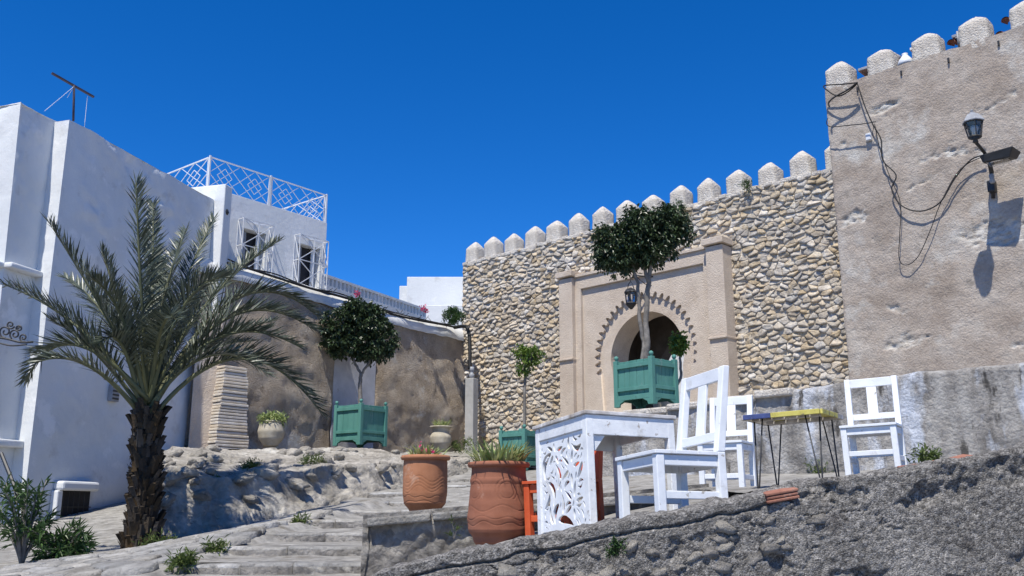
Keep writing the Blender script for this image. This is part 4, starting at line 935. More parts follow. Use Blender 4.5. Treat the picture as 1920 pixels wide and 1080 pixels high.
# ------------------------------------------------------------------ date palm
PB = at(266, 1034, 11.0); palm = empty('date_palm', PB, 0, 'date palm with dark shaggy trunk and arching fronds before the white house', 'palm tree')
PT = at(278, 765, 11.0) - PB; hT = PT.z
def trunk_c(f): return PT * f
def trunk_r(f): return .205 - .07 * min(1, f * 4) if f < .25 else .135 - .02 * (f - .25)
m_ = MB(); m_.tube([trunk_c(i / 24) for i in range(25)], [trunk_r(i / 24) * (1 + .06 * noise.noise(Vector((i * .9, 0, 0)))) for i in range(25)], 20); m_.build('trunk', PALMT, palm, True)
def boot_mesh(seed):
    rnd = random.Random(seed); m_ = MB(); L = .15; n = 5; w0 = .05; vs = []
    for i in range(n):
        f = i / (n - 1); w = w0 * (1 - .45 * f) * (1 + .15 * rnd.uniform(-1, 1)); y = -.02 - .038 * f ** 1.4; z = L * f
        for x, yy in ((-w, .0), (0, -.028), (w, .0), (0, .02)): vs.append((x, y + yy, z))
    fs = []
    for i in range(n - 1):
        for k in range(4): a = i * 4 + k; b = i * 4 + (k + 1) % 4; fs.append((a, b, b + 4, a + 4))
    fs.append(tuple(range((n - 1) * 4, n * 4))); m_.add(vs, fs); return m_.mesh('leaf_base')
boots = [boot_mesh(i) for i in range(5)]
nb = 230
for i in range(nb):
    f = .03 + .97 * (i / nb); a = i * 2.39996 + random.uniform(-.15, .15); c = trunk_c(f); r_ = trunk_r(f) - .02
    o = link('leaf_base', boots[i % 5], BOOT, palm); o.location = c + Vector((math.cos(a) * r_, math.sin(a) * r_, -.06)); o.rotation_euler = (random.uniform(-.25, .2) + .1, random.uniform(-.15, .15), a + math.pi / 2); k = random.uniform(.75, 1.25) * (1.0 if f < .85 else 1.15); o.scale = (k, k, k * random.uniform(.8, 1.2))
# hanging fibres
m_ = MB(); rf = random.Random(4)
for i in range(260):
    f = rf.random(); a = rf.random() * 6.283; p = trunk_c(f) + Vector((math.cos(a), math.sin(a), 0)) * (trunk_r(f) + .02); d = Vector((math.cos(a) * .35, math.sin(a) * .35, rf.choice((-1, 1)) * rf.uniform(.6, 1))); leaf_quads(m_, p, d, Vector((0, 0, 1)), rf.uniform(.06, .14), .014)
tag(m_.build('trunk_fibres', PALMT, palm), kind='stuff')
def frond(P0, P1, P2, rnd, W=.40, stalk=.24, dens=80, lm=PALML):
    """arched rachis with two ranks of narrow folded leaflets"""
    f = lambda t: P0 * ((1 - t) ** 2) + P1 * (2 * t * (1 - t)) + P2 * (t * t)
    L = sum((f((i + 1) / 20) - f(i / 20)).length for i in range(20))
    rach = MB(); pts = [f(i / 22) for i in range(23)]; rach.tube(pts, [.028 * (1 - i / 22) ** .8 + .003 for i in range(23)], 6)
    lf = MB(); n = int(dens * L / 1.6); roll = rnd.uniform(-.5, .5)
    for i in range(n):
        t = stalk + (1 - stalk) * (i + rnd.random() * .6) / n; p = f(t); tg = (f(min(1, t + .01)) - f(t - .01)).normalized()
        sx = tg.cross(Vector((0, 0, 1)))
        if sx.length < .25: sx = tg.cross(Vector((0, 1, 0.2)))
        sx.normalize(); sx = Matrix.Rotation(roll, 3, tg) @ sx; nn = sx.cross(tg).normalized(); u = (t - stalk) / (1 - stalk)
        ll = W * 1.08 * (.35 + .65 * min(1, u * 5)) * (1 - .55 * u ** 2) * rnd.uniform(.85, 1.12)
        for sg in (-1, 1):
            d = (sx * sg * (.80 - .35 * u) + tg * (.62 + .45 * u) + nn * rnd.uniform(.0, .75) + rand_dir(rnd) * .2).normalized()
            w = .0065 + .005 * rnd.random(); wv = (nn * .8 + tg * .5 + rand_dir(rnd) * .4).cross(d).normalized(); gr = Vector((0, 0, -1)) * ll * rnd.uniform(.03, .14)
            a = p; b = p + d * ll * .45 + gr * .25; c = p + d * ll + gr
            lf.add([a - wv * w * .5, a + wv * w * .5, b + wv * w, b - wv * w, c], [(0, 1, 2, 3), (3, 2, 4)])
    o = rach.build('frond', RACH, palm, True); lf.build('leaflets', lm, o); return o
rp = random.Random(12); fb_ = PT + Vector((0, 0, .02))
def FP(x, y, Y): return at(x, y, Y) - PB
FR = [((262, 540, 10.7), (255, 342, 10.5), .42), ((290, 560, 11.4), (287, 380, 11.6), .38), ((205, 590, 10.6), (92, 418, 10.4), .40), ((175, 590, 10.3), (2, 532, 9.9), .38), ((120, 560, 10.2), (50, 712, 9.7), .36),
      ((315, 570, 11.3), (402, 408, 11.8), .38), ((365, 545, 11.1), (523, 452, 11.4), .38), ((440, 455, 10.8), (592, 590, 10.6), .40), ((420, 500, 10.4), (588, 618, 10.0), .38), ((455, 570, 10.3), (600, 772, 9.9), .40),
      ((400, 560, 10.2), (560, 650, 9.5), .36), ((330, 520, 9.9), (420, 520, 8.9), .38), ((240, 560, 10.0), (170, 520, 9.0), .38), ((300, 560, 9.9), (330, 600, 8.7), .36), ((230, 600, 10.0), (195, 640, 9.2), .32),
      ((205, 560, 11.8), (120, 520, 12.6), .36), ((340, 560, 11.9), (440, 500, 12.8), .36), ((280, 520, 12.0), (300, 480, 13.0), .36), ((180, 640, 10.8), (95, 600, 10.6), .34), ((350, 640, 11.0), (470, 640, 11.2), .34),
      ((305, 520, 10.9), (350, 430, 10.8), .36), ((215, 540, 11.0), (190, 470, 11.0), .34), ((380, 600, 9.9), (500, 700, 9.2), .34), ((160, 640, 10.2), (70, 680, 10.1), .30), ((330, 640, 11.8), (520, 600, 12.6), .34)]
def back(c): return (c[0], c[1], c[2] + (1.0 if c[0] > 340 else .5 if c[2] < 10.1 else 0))
for c_, t_, w_ in FR:
    c_ = back(c_); t_ = (t_[0], t_[1], t_[2] + (1.6 if t_[0] > 340 else .9 if t_[2] < 10 else 0))
    frond(fb_ + Vector((rp.uniform(-.1, .1), rp.uniform(-.1, .1), rp.uniform(-.15, .1))), FP(*c_), FP(*t_), rp, w_)
for k in range(7):      # young upright spears and short stalks
    a = k * .9; frond(fb_, fb_ + Vector((.18 * math.cos(a), .18 * math.sin(a), .5)), fb_ + Vector((.5 * math.cos(a), .5 * math.sin(a), 1.05 + .2 * rp.random())), rp, .26, .4, 50)

# ------------------------------------------------------------------ oleanders, weeds and potted spikes
def shrub(name, label, base, stems, leafL, leafW, m, seed, cat='shrub', n_leaf=26, group=None):
    rnd = random.Random(seed); t = empty(name, base, 0, label, cat, group); st = MB(); lv = MB()
    for (tip, r_) in stems:
        tip = Vector(tip) - base; ctl = Vector((tip.x * .3, tip.y * .3, tip.z * .6)); pts = [ctl * (2 * u * (1 - u)) + tip * (u * u) for u in [i / 10 for i in range(11)]]
        st.tube(pts, [r_ * (1 - .07 * i) for i in range(11)], 5)
        for i in range(n_leaf):
            u = 1 - .65 * rnd.random() ** 1.6; p = ctl * (2 * u * (1 - u)) + tip * (u * u); d = rand_dir(rnd) + (tip - ctl).normalized() * .8
            leaf_quads(lv, p, d, Vector((0, 0, 1)), leafL * rnd.uniform(.7, 1.2), leafW)
    st.build('stem', BARK, t, True); lv.build('foliage', m, t); return t
ro = random.Random(21)
ob = at(40, 1062, 10.0); shrub('oleander', 'leggy oleander with tall bare stems at the left edge', ob, [(at(45 + ro.uniform(-60, 50), ro.uniform(905, 985), 10 + ro.uniform(-.4, .3)), .018) for _ in range(15)] + [(at(88, 900, 10.1), .02), (at(70, 925, 9.9), .02)], .14, .022, OLEA, 22, n_leaf=34)
ob = at(115, 1050, 10.3); shrub('oleander', 'low bushy green oleander under the barred window', ob, [(at(110 + ro.uniform(-70, 60), ro.uniform(985, 1045), 10.2 + ro.uniform(-.4, .4)), .012) for _ in range(34)], .13, .022, OLEA, 23, n_leaf=30)
m_ = MB(); m_.tube([at(2, 850, 10.6), at(32, 925, 10.4), at(48, 965, 10.3)], .022, 7); tag(m_.build('metal_rod', BLACK), 'dark iron rod leaning out of the oleander at left edge', 'rod')
def spikes(name, label, base, rad, n, L, seed, m=SPIKE, w=.022, up=.9, group=None):
    rnd = random.Random(seed); mb = MB()
    for i in range(n):
        a = rnd.random() * 6.283; q = rad * math.sqrt(rnd.random()); p = Vector((q * math.cos(a), q * math.sin(a), 0)); b_ = a + rnd.uniform(-.8, .8); l = L * rnd.uniform(.55, 1.1); lean = rnd.uniform(.2, 1.0)
        h = Vector((math.cos(b_), math.sin(b_), 0)); sd_ = Vector((-h.y, h.x, 0)); pts = []
        for k in range(5):
            u = k / 4; pts.append(p + h * (l * lean * u * (.5 + .5 * u)) + Vector((0, 0, l * up * (u - .45 * lean * u * u))))
        ws = [w * .7, w, w * .8, w * .5, .001]; vs = []
        for k in range(5): vs += [pts[k] - sd_ * ws[k] / 2 + Vector((0, 0, .004)), pts[k] + sd_ * ws[k] / 2 + Vector((0, 0, .004))]
        mb.add(vs, [(2 * k, 2 * k + 1, 2 * k + 3, 2 * k + 2) for k in range(4)])
    o = mb.build(name, m); o.location = base; return tag(o, label, 'plant', group)
def weed(label, base, n, L, seed, m=WEED): return spikes('weed', label, base, .05, n, L, seed, m, .012, .8, 'weeds')
def clump(name, label, c, r_, n, L, W, m, seed, cat='plant', group=None):
    rnd = random.Random(seed); mb = crown_mesh([(Vector((0, 0, 0)), r_ * .85)], int(n * 1.4), L, W, rnd, .0, 0); o = mb.build(name, m); o.location = c; return tag(o, label, cat, group)
clump('weed', 'green weed growing at the right chair by the concrete wall', at(1738, 858, 8.0) , Vector((.09, .08, .06)), 240, .06, .016, WEED, 31, group='weeds')
shrub('weed', 'small weed in a crevice of the concrete wall under the white table', at(1158, 1045, 5.04), [(at(1158 + random.uniform(-26, 18), random.uniform(1008, 1045), 4.99), .003) for _ in range(16)], .03, .010, OLEA, 32, 'plant', 14, 'weeds')
clump('weed', 'dry weed at the foot of the gray wall behind the small table', at(1545, 880, 13.5), Vector((.2, .1, .12)), 200, .07, .014, WEED, 33, group='weeds')
shrub('weed', 'spindly weed growing against the low rubble wall', at(852, 1012, 7.6), [(at(846, 970, 7.6), .004), (at(858, 990, 7.6), .003), (at(842, 1000, 7.6), .003)], .05, .010, WEED, 34, 'plant', 12, 'weeds')
for i, (x, y, Y, r_, lb) in enumerate([(590, 868, 15.4, .22, 'green weed tuft on the right of the stone bank'), (400, 905, 12.9, .16, 'weed tuft on the stone bank behind the palm'), (470, 880, 13.9, .16, 'weed tuft in the middle of the stone bank'), (400, 1036, 9.1, .12, 'grass tuft beside the bottom step'), (345, 1060, 8.25, .10, 'grass tuft at the lowest left end of the steps'), (560, 988, 10.95, .10, 'grass tuft growing out of the middle step'), (300, 1025, 10.8, .22, 'dry grass at the foot of the palm')]):
    clump('weed', lb, at(x, y, Y) + Vector((0, 0, .02)), Vector((r_, r_, r_ * .45)), 320, .07, .014, WEED, 50 + i, group='weeds')
clump('climbing_bush', 'green bush spilling over the white coping beside the rampart', at(850, 592, 25.2), Vector((.38, .3, .25)), 900, .09, .03, OLEA, 41, 'shrub')
clump('bougainvillea', 'pink flowers above the coping near the balustrade end', at(794, 581, 24.5), Vector((.10, .08, .05)), 60, .05, .04, PINK, 42, 'flowers')
clump('bougainvillea', 'single pink flower above the coping over the left ficus', at(669, 551, 22.5), Vector((.03, .03, .03)), 42, .045, .04, PINK, 43, 'flowers')
clump('rampart_weed', 'small weed rooted on the rampart top between merlons', wpt(2.95, .15, 7.15), Vector((.1, .1, .12)), 160, .06, .02, OLEA, 44)
clump('rampart_weed', 'weed sprig on the rampart top right of the big ficus crown', wpt(1.15, .2, 7.0), Vector((.18, .1, .18)), 240, .07, .025, OLEA, 45)

# ------------------------------------------------------------------ terracotta pots
def smooth_prof(ctrl, n):
    z = [c[1] for c in ctrl]; out = []
    for i in range(n + 1):
        t = i / n * (len(ctrl) - 1); k = min(int(t), len(ctrl) - 2); f = t - k; f2 = f * f * (3 - 2 * f) * .5 + f * .5
        out.append((ctrl[k][0] + (ctrl[k + 1][0] - ctrl[k][0]) * f2, ctrl[k][1] + (ctrl[k + 1][1] - ctrl[k][1]) * f))
    return out
def groove(v, c, w): return max(0, 1 - abs(v - c) / w)
def pot(name, label, loc, ctrl, m, fn, rz=0, n=150, nn=110, group=None):
    t = empty(name, loc, rz, label, 'pot', group); m_ = MB(); m_.lathe(smooth_prof(ctrl, nn), n, fn=fn); m_.build('body', m, t, True); top = ctrl[-1]
    r1, z1 = top; m_ = MB(); rim = [(r1 - .002, z1 - .03), (r1 + .022, z1 - .028), (r1 + .03, z1 - .01), (r1 + .022, z1 + .008), (r1 - .004, z1 + .012), (r1 - .03, z1 + .002), (r1 - .035, z1 - .06)]; m_.lathe(rim, 60); m_.build('rim', m, t, True)
    m_ = MB(); m_.lathe([(r1 - .03, z1 - .05), (r1 * .5, z1 - .03), (.01, z1 - .025)], 30); m_.build('soil', EARTH, t, True); return t
def relief1(a, z, r_):
    g_ = 0
    for zc, am, k, ph in ((.16, .014, 7, 0), (.20, .012, 7, .5), (.27, .018, 5, 1)): g_ += groove(z, zc + am * math.sin(k * a + ph) + .006 * math.sin(3.3 * a + k), .004)
    for ac in range(5):
        da = (a - ac * 1.2566 - .3 + math.pi) % (2 * math.pi) - math.pi; q = math.hypot(da * r_, (z - .40) * 1.0); g_ += groove(q, .085, .005) * (1 if z > .33 else 0) + groove(q, .06, .004)
    return -.004 * min(1, g_) + .0035 * math.sin(z * 70) * (1 if .05 < z < .1 or .44 < z < .5 else .25) + .002 * noise.noise(Vector((a * 3, z * 9, 1)))
def relief2(a, z, r_):
    g_ = 0
    for zc, am, k, ph in ((.20, .03, 5, 0), (.225, .03, 5, 0), (.25, .03, 5, 0), (.28, .03, 5, 0), (.14, .008, 9, 1), (.10, .006, 7, 2)): g_ += groove(z, zc + am * math.sin(k * a + ph) + .006 * math.sin(3.3 * a + k), .004)
    if z > .30: g_ += groove((a * 22 + 2.5 * math.sin(z * 20)) % 1.0, .5, .3) * (1 if math.sin(a * 2.5) > 0 else .0)
    return -.004 * min(1, g_) + .002 * noise.noise(Vector((a * 3, z * 9, 1)))
BP = Vector((-.10, 7.2, zl(-.1, 7.2) - .01))
bigp = pot('terracotta_pot', 'big tapering brown terracotta pot with incised circles beside the carved table', BP, [(.165, 0), (.185, .03), (.228, .12), (.236, .20), (.226, .30), (.218, .38), (.213, .46), (.205, .55), (.208, .60)], TERRA, relief1, 2.2, 220, 150, 'terracotta pots')
SPp = at(796, 965, 8.0); SPp.z = zu(SPp.x, SPp.y) + .03
pot('terracotta_pot', 'smaller orange terracotta pot with incised waves on the low rubble wall', SPp, [(.10, 0), (.13, .03), (.175, .09), (.186, .17), (.187, .30), (.185, .40), (.18, .47)], TERRA2, relief2, .4, 200, 130, 'terracotta pots')
spikes('spider_plant', 'bushy variegated spider plant in the big terracotta pot', BP + Vector((0, 0, .57)), .18, 170, .27, 61)
spikes('spider_plant', 'thin spiky plant in the smaller terracotta pot', SPp + Vector((0, 0, .45)), .14, 60, .17, 62)
clump('flower', 'pink flower head in the smaller terracotta pot', SPp + Vector((.0, -.05, .50)), Vector((.03, .03, .02)), 50, .03, .025, PINK, 63, 'flowers')
q1 = at(507, 838, 18.6); q1.z += .0
pot('clay_pot', 'round pale clay pot with trailing greenery before the brown wall', q1, [(.11, 0), (.15, .03), (.24, .17), (.265, .30), (.24, .42), (.19, .5)], CLAY, None, 0, 40, 30, 'clay pots on the bank')
clump('succulent', 'bright green trailing plant in the round clay pot', q1 + Vector((0, 0, .55)), Vector((.28, .25, .12)), 700, .09, .03, SPIKE, 64)
q2 = at(826, 846, 23.3)
pot('clay_pot', 'pale gray clay urn with spiky plant before the brown wall', q2, [(.14, 0), (.18, .06), (.26, .2), (.27, .34), (.20, .48), (.215, .53), (.25, .6)], CLAY, None, 0, 40, 30, 'clay pots on the bank')
spikes('spider_plant', 'spiky green plant in the gray clay urn', q2 + Vector((0, 0, .6)), .18, 90, .26, 65)
clump('weed', 'dry yellowish weeds around the gray clay urn', q2 + Vector((.5, .1, .15)), Vector((.45, .2, .2)), 420, .08, .018, WEED, 66, group='weeds')

# ------------------------------------------------------------------ chairs
def chair(loc, rz, tilt, w, d, hs, H, rec, zf, m, label, side_stretch=True, front_stretch=.12, group='white wooden chairs'):
    """front = +y ; legs run down to the sloping ground"""
    t = empty('chair', loc, rz, label, 'chair', group, tilt=tilt); bpy.context.view_layer.update()
    Mx = t.matrix_world.copy() if False else (Matrix.Translation(Vector(loc)) @ t.rotation_euler.to_matrix().to_4x4())
    lg = .052; st_ = .022
    def foot(x, y):
        q = Mx @ Vector((x, y, 0)); return (zf(q.x, q.y) - q.z) - .012
    hx, hy = w / 2 - lg / 2, d / 2 - lg / 2
    for sx in (-1, 1):
        zb = foot(sx * hx, hy); z1 = hs - st_ - .002
        q = MB(); q.box((sx * hx, hy, (zb + z1) / 2), (lg, lg, z1 - zb)); q.build('leg', m, t, False, .005)
        zb = foot(sx * hx, -hy)
        q = MB(); q.box((sx * hx, -hy, (zb + hs) / 2), (lg, lg, hs - zb)); q.build('leg', m, t, False, .005)
        q = MB(); a, b = lg / 2, lg / 2
        q.hexa([(sx * hx - a, -hy - b, hs + .0005), (sx * hx + a, -hy - b, hs + .0005), (sx * hx + a, -hy + b, hs + .0005), (sx * hx - a, -hy + b, hs + .0005)], [(sx * hx - a, -hy - b - rec, H), (sx * hx + a, -hy - b - rec, H), (sx * hx + a, -hy + b - rec * 1.1, H), (sx * hx - a, -hy + b - rec * 1.1, H)]); q.build('back_post', m, t, False, .005)
        if side_stretch:
            q = MB(); q.box((sx * hx, 0, .12), (.03, d - 2 * lg + .002, .045)); q.build('stretcher', m, t, False, .004)
        q = MB(); q.box((sx * hx, 0, hs - st_ - .035), (.028, d - 2 * lg, .06)); q.build('apron', m, t, False, .004)
    # seat boards
    n = 3; sw = (w + .01)
    for k in range(n):
        q = MB(); y0 = -hy + lg / 2 + .002; y1 = d / 2 + .012; a = y0 + (y1 - y0) * k / n; b = y0 + (y1 - y0) * (k + 1) / n
        q.box((0, (a + b) / 2, hs - st_ / 2), (sw, b - a - .003, st_)); q.build('seat_board', m, t, False, .003)
    q = MB(); q.box((0, hy, hs - st_ - .035), (w - 2 * lg, .028, .062)); q.build('apron', m, t, False, .004)
    q = MB(); q.box((0, -hy, hs - st_ - .035), (w - 2 * lg, .028, .062)); q.build('apron', m, t, False, .004)
    if front_stretch:
        q = MB(); q.box((0, hy - .0, front_stretch), (w - 2 * lg, .028, .045)); q.build('stretcher', m, t, False, .004)
        q = MB(); q.box((0, -hy, front_stretch), (w - 2 * lg, .028, .045)); q.build('stretcher', m, t, False, .004)
    def bk(z): return -hy - rec * (z - hs) / (H - hs)
    for (z0, z1) in ((H - .085, H - .005), (hs + .07, hs + .125)):
        q = MB(); zc = (z0 + z1) / 2; q.box((0, bk(zc), zc), (w - 2 * lg, .03, z1 - z0)); q.build('back_rail', m, t, False, .004)
    q = MB(); z0, z1 = hs + .126, H - .086; sl = .045 if w > .40 else .04
    q.hexa([(-sl, bk(z0) - .009, z0), (sl, bk(z0) - .009, z0), (sl, bk(z0) + .009, z0), (-sl, bk(z0) + .009, z0)], [(-sl, bk(z1) - .009, z1), (sl, bk(z1) - .009, z1), (sl, bk(z1) + .009, z1), (-sl, bk(z1) + .009, z1)]); q.build('back_splat', m, t, False, .003)
    return t
def zmix(x, y): return zu(x, y) if (x > 1.53 or y > 7.78) else zl(x, y)
chair(Vector((.953, 5.68, -.037)), R(111.8), (R(-2.9), R(-.5)), .478, .467, .372, .894, .075, zmix, WPAINT2, 'worn white wooden chair in front, beside the carved table', True, 0)
chair(Vector((2.064, 9.084, .198)), R(150), (0, R(-.6)), .43, .43, .455, .92, .07, zmix, WPAINT2, 'white wooden chair between the front chair and the hairpin table', True, .13)
chair(Vector((3.299, 8.587, .345)), R(150), (0, R(-2.0)), .475, .44, .424, .888, .061, zmix, WPAINT2, 'white wooden chair right of the hairpin table by the gray wall', True, .17)
chair(Vector((.39, 7.05, -.14)), R(138.7), (0, R(-2)), .42, .42, .37, .72, .05, zmix, ORANGE, 'orange painted chair tucked behind the carved white table', True, .10, None)

# ------------------------------------------------------------------ carved white table
tl = Vector((.652, 6.556, -.122)); tab = empty('carved_table', tl, R(26.1), 'weathered white table with a carved openwork side panel', 'table', tilt=(R(-3.8), R(-1.2)))
tw, tdp, th = .70, .72, .746
TM = Matrix.Translation(tl) @ tab.rotation_euler.to_matrix().to_4x4()
def tfoot(x, y): q = TM @ Vector((x, y, 0)); return zl(q.x, q.y) - q.z - .012
nbd = 5
for k in range(nbd):
    w = (tdp + .03) / nbd; q = MB(); q.box((0, -tdp / 2 - .015 + w * (k + .5), th - .0125 + random.uniform(-.002, .002)), (tw + .03, w - .004, .025)); q.build('top_board', WEATHER, tab, False, .004)
lgw = .055
for sx in (-1, 1):
    for sy in (-1, 1):
        zb = tfoot(sx * (tw / 2 - lgw / 2), sy * (tdp / 2 - lgw / 2)); q = MB(); q.box((sx * (tw / 2 - lgw / 2), sy * (tdp / 2 - lgw / 2), (zb + th - .027) / 2), (lgw, lgw, th - .027 - zb)); q.build('leg', WPAINT, tab, False, .005)
for sy in (-1, 1):
    q = MB(); q.box((0, sy * (tdp / 2 - .012), th - .027 - .065), (tw - 2 * lgw + .10, .022, .13)); q.build('apron', WPAINT, tab, False, .004)
    q = MB(); q.hexa([(-tw / 2 + lgw, sy * (tdp / 2 - .03) - .01, th - .26), (-tw / 2 + lgw + .02, sy * (tdp / 2 - .03) - .01, th - .26), (-tw / 2 + lgw + .02, sy * (tdp / 2 - .03) + .01, th - .26), (-tw / 2 + lgw, sy * (tdp / 2 - .03) + .01, th - .26)], [(-tw / 2 + lgw, sy * (tdp / 2 - .03) - .01, th - .158), (-tw / 2 + lgw + .10, sy * (tdp / 2 - .03) - .01, th - .158), (-tw / 2 + lgw + .10, sy * (tdp / 2 - .03) + .01, th - .158), (-tw / 2 + lgw, sy * (tdp / 2 - .03) + .01, th - .158)]); q.build('corner_brace', WPAINT, tab, False, .003)
for sx in (-1, 1):
    q = MB(); q.box((sx * (tw / 2 - .012), 0, th - .027 - .045), (.022, tdp - 2 * lgw, .09)); q.build('apron', WPAINT, tab, False, .004)
# openwork panel: petals, crescents and fans cut through a board
PW, PHt = tdp - 2 * lgw, th - .027 - .092 - .0
def petal(cx, cy, L, W, ang, bend=0.0, n=12):
    pts = []
    for k in range(n):
        a = 2 * math.pi * k / n; x = (1 - math.cos(a)) / 2; w = math.sin(a) * W / 2 * (1.15 - .55 * x) ; x *= L; y = w + bend * x * (L - x) * 4 / L
        pts.append((cx + x * math.cos(ang) - y * math.sin(ang), cy + x * math.sin(ang) + y * math.cos(ang)))
    return pts
holes = []; taken = []
def try_hole(cx, cy, L, W, ang, bend=0.0, gap=.008):
    pts = petal(cx, cy, L, W, ang, bend)
    if any(not (.012 < x < PW - .012 and .015 < y < PHt - .012) for x, y in pts): return False
    fine = pts + [((a[0] + b[0]) / 2, (a[1] + b[1]) / 2) for a, b in zip(pts, pts[1:] + pts[:1])] + [(sum(p[0] for p in pts) / len(pts), sum(p[1] for p in pts) / len(pts))]
    for q in taken:
        for (x, y) in fine:
            for (u, v) in q:
                if (x - u) ** 2 + (y - v) ** 2 < gap * gap: return False
    # containment test against earlier petals
    for q, hp in zip(taken, holes):
        cxq, cyq = q[-1]
        if (fine[-1][0] - cxq) ** 2 + (fine[-1][1] - cyq) ** 2 < (max(L, .01) * .32) ** 2: return False
    holes.append(pts); taken.append(fine); return True
rh = random.Random(17)
for (cx, cy, a0, n_, r0, L) in ((.44, .17, 0, 6, .036, .10), (.42, .40, 0, 6, .036, .10), (.20, .53, 0, 5, .03, .09)):
    for k in range(n_ + 5):
        a = 2 * math.pi * k / (n_ + 5) + .2; try_hole(cx + r0 * math.cos(a), cy + r0 * math.sin(a), L * rh.uniform(.75, 1.1), .032, a, .0)
for i in range(1400):
    L = rh.choice((.21, .18, .15, .13))
    if i > 350: L = rh.choice((.09, .07, .055))
    if i > 900: L = rh.choice((.05, .04))
    try_hole(rh.uniform(0, PW), rh.uniform(0, PHt), L, L * rh.uniform(.27, .40), rh.uniform(0, 6.28), rh.choice((-1, 1)) * rh.uniform(.05, .28))
me = fill_mesh('carved_panel', [[(0, 0), (PW, 0), (PW, PHt), (0, PHt)]] + holes, .016)
for v in me.vertices: v.co = Vector((v.co.y - tw / 2 + .022, tdp / 2 - lgw - v.co.x, v.co.z + .0))
o = link('carved_panel', me, WPAINT2, tab)
for z in (.0,):
    pass

# hairpin table painted yellow and blue
t2l = Vector((2.119, 7.042, .196)); t2 = empty('hairpin_table', t2l, R(-35.3), 'small slatted table with yellow and blue edge on thin hairpin legs', 'table', tilt=(R(-1.3), R(-1.0)))
w2, d2, h2_ = .569, .504, .511
T2M = Matrix.Translation(t2l) @ t2.rotation_euler.to_matrix().to_4x4()
for k in range(6):
    w = w2 / 6; q = MB(); q.box((-w2 / 2 + w * (k + .5), 0, h2_ - .009), (w - .008, d2 - .002, .018)); q.build('top_slat', [WEATHER, YELLOW, WEATHER, YELLOW, WEATHER, YELLOW][k], t2, False, .003)
def edge(name, c, s_, m): q = MB(); q.box(c, s_); q.build(name, m, t2, False, .003)
edge('edge_board', (-w2 / 2 + .105, -d2 / 2 - .010, h2_ - .017), (.21, .018, .036), BLUE); edge('edge_board', (.106, -d2 / 2 - .010, h2_ - .017), (w2 - .212, .018, .036), YELLOW)
edge('edge_board', (w2 / 2 + .010, -.07, h2_ - .017), (.018, d2 - .14, .036), YELLOW); edge('edge_board', (w2 / 2 + .010, d2 / 2 - .068, h2_ - .017), (.018, .138, .036), WEATHER)
edge('edge_board', (0, d2 / 2 + .010, h2_ - .017), (w2, .018, .036), WEATHER); edge('edge_board', (-w2 / 2 - .010, 0, h2_ - .017), (.018, d2, .036), WEATHER)
for y in (-.15, .15): edge('batten', (0, y, h2_ - .03), (w2 - .06, .05, .022), WEATHER)
for sx in (-1, 1):
    for sy in (-1, 1):
        fx, fy = sx * (w2 / 2 - .05), sy * (d2 / 2 - .05); qw = T2M @ Vector((fx, fy, 0)); zb = zu(qw.x, qw.y) - qw.z - .01
        q = MB(); q.tube([(fx - sx * .075, fy, h2_ - .02), (fx - .008 * sx, fy, zb + .02), (fx, fy, zb), (fx + .004 * sx, fy, zb + .02), (fx + sx * .012, fy - sy * .06, h2_ - .02)], .006, 6); q.build('hairpin_leg', BLACK, t2, True)

# ------------------------------------------------------------------ lamp on the plastered wall
lm = empty('wall_lamp', wpt(8.06, .37, 5.95), WR, 'black iron wall lantern on a bent arm with flood light on the plaster wall', 'lamp')
def LP(x, y, offq):      # photo point at a given distance in front of the rampart, in lamp coordinates
    r = ray(x, y); q0 = p0 + wnv * offq; t = wnv.dot(q0) / wnv.dot(r.xy); g_ = r * t
    return Matrix.Rotation(WA, 3, 'Z') @ (g_ - lm.location)
q = MB(); q.tube([LP(1862, 372, .36), LP(1861, 345, .44), LP(1859, 322, .55), LP(1854, 300, .72), LP(1845, 285, 1.0), LP(1836, 274, 1.30), LP(1829, 266, 1.45)], [.03, .035, .04, .035, .03, .028, .03], 10); q.build('arm', BLACK, lm, True)
q = MB(); c = LP(1860, 350, .45); q.box(c, (.13, .16, .22)); q.build('wall_bracket', BLACK, lm, False, .02)
q = MB(); c = LP(1860, 335, .55); q.lathe([(.03, -.09), (.05, -.06), (.04, 0), (.05, .07), (.03, .09)], 12, c); q.build('photocell', ZINC, lm, True)
c = LP(1873, 294, .88); q = MB(); q.hexa([c + Vector(v) for v in ((-.24, -.15, -.09), (.22, -.19, -.12), (.25, .15, -.07), (-.22, .15, -.07))], [c + Vector(v) for v in ((-.27, -.19, .05), (.30, -.24, .06), (.32, .2, .06), (-.26, .2, .05))]); fl = q.build('flood_light', BLACK, lm, False, .02)
q = MB(); q.box(c + Vector((.0, -.02, -.11)), (.36, .22, .015)); q.build('flood_glass', GLASS, fl)
c = LP(1826, 240, 1.52); k = 1.0
q = MB()
for i in range(6):
    a = i * math.pi / 3; q.bar(c + Vector((.105 * math.cos(a), .105 * math.sin(a), -.17)), c + Vector((.155 * math.cos(a), .155 * math.sin(a), .10)), .016)
q.lathe([(.10, -.19), (.115, -.175), (.105, -.16)], 12, c); q.lathe([(.16, .09), (.165, .105), (.155, .12)], 12, c); lan = q.build('lantern_frame', BLACK, lm)
q = MB(); q.lathe([(.03, -.28), (.05, -.26), (.035, -.22), (.10, -.19)], 12, c); q.build('lantern_base', BLACK, lan, True)
q = MB(); q.lathe([(.185, .10), (.19, .115), (.13, .21), (.10, .245), (.055, .265), (.05, .285), (.02, .30), (.028, .325), (.012, .345)], 6, c); q.build('lantern_roof', ZINC, lan)
q = MB(); q.lathe([(.095, -.165), (.142, .095)], 6, c); q.build('lantern_glass', GLASS, lan)
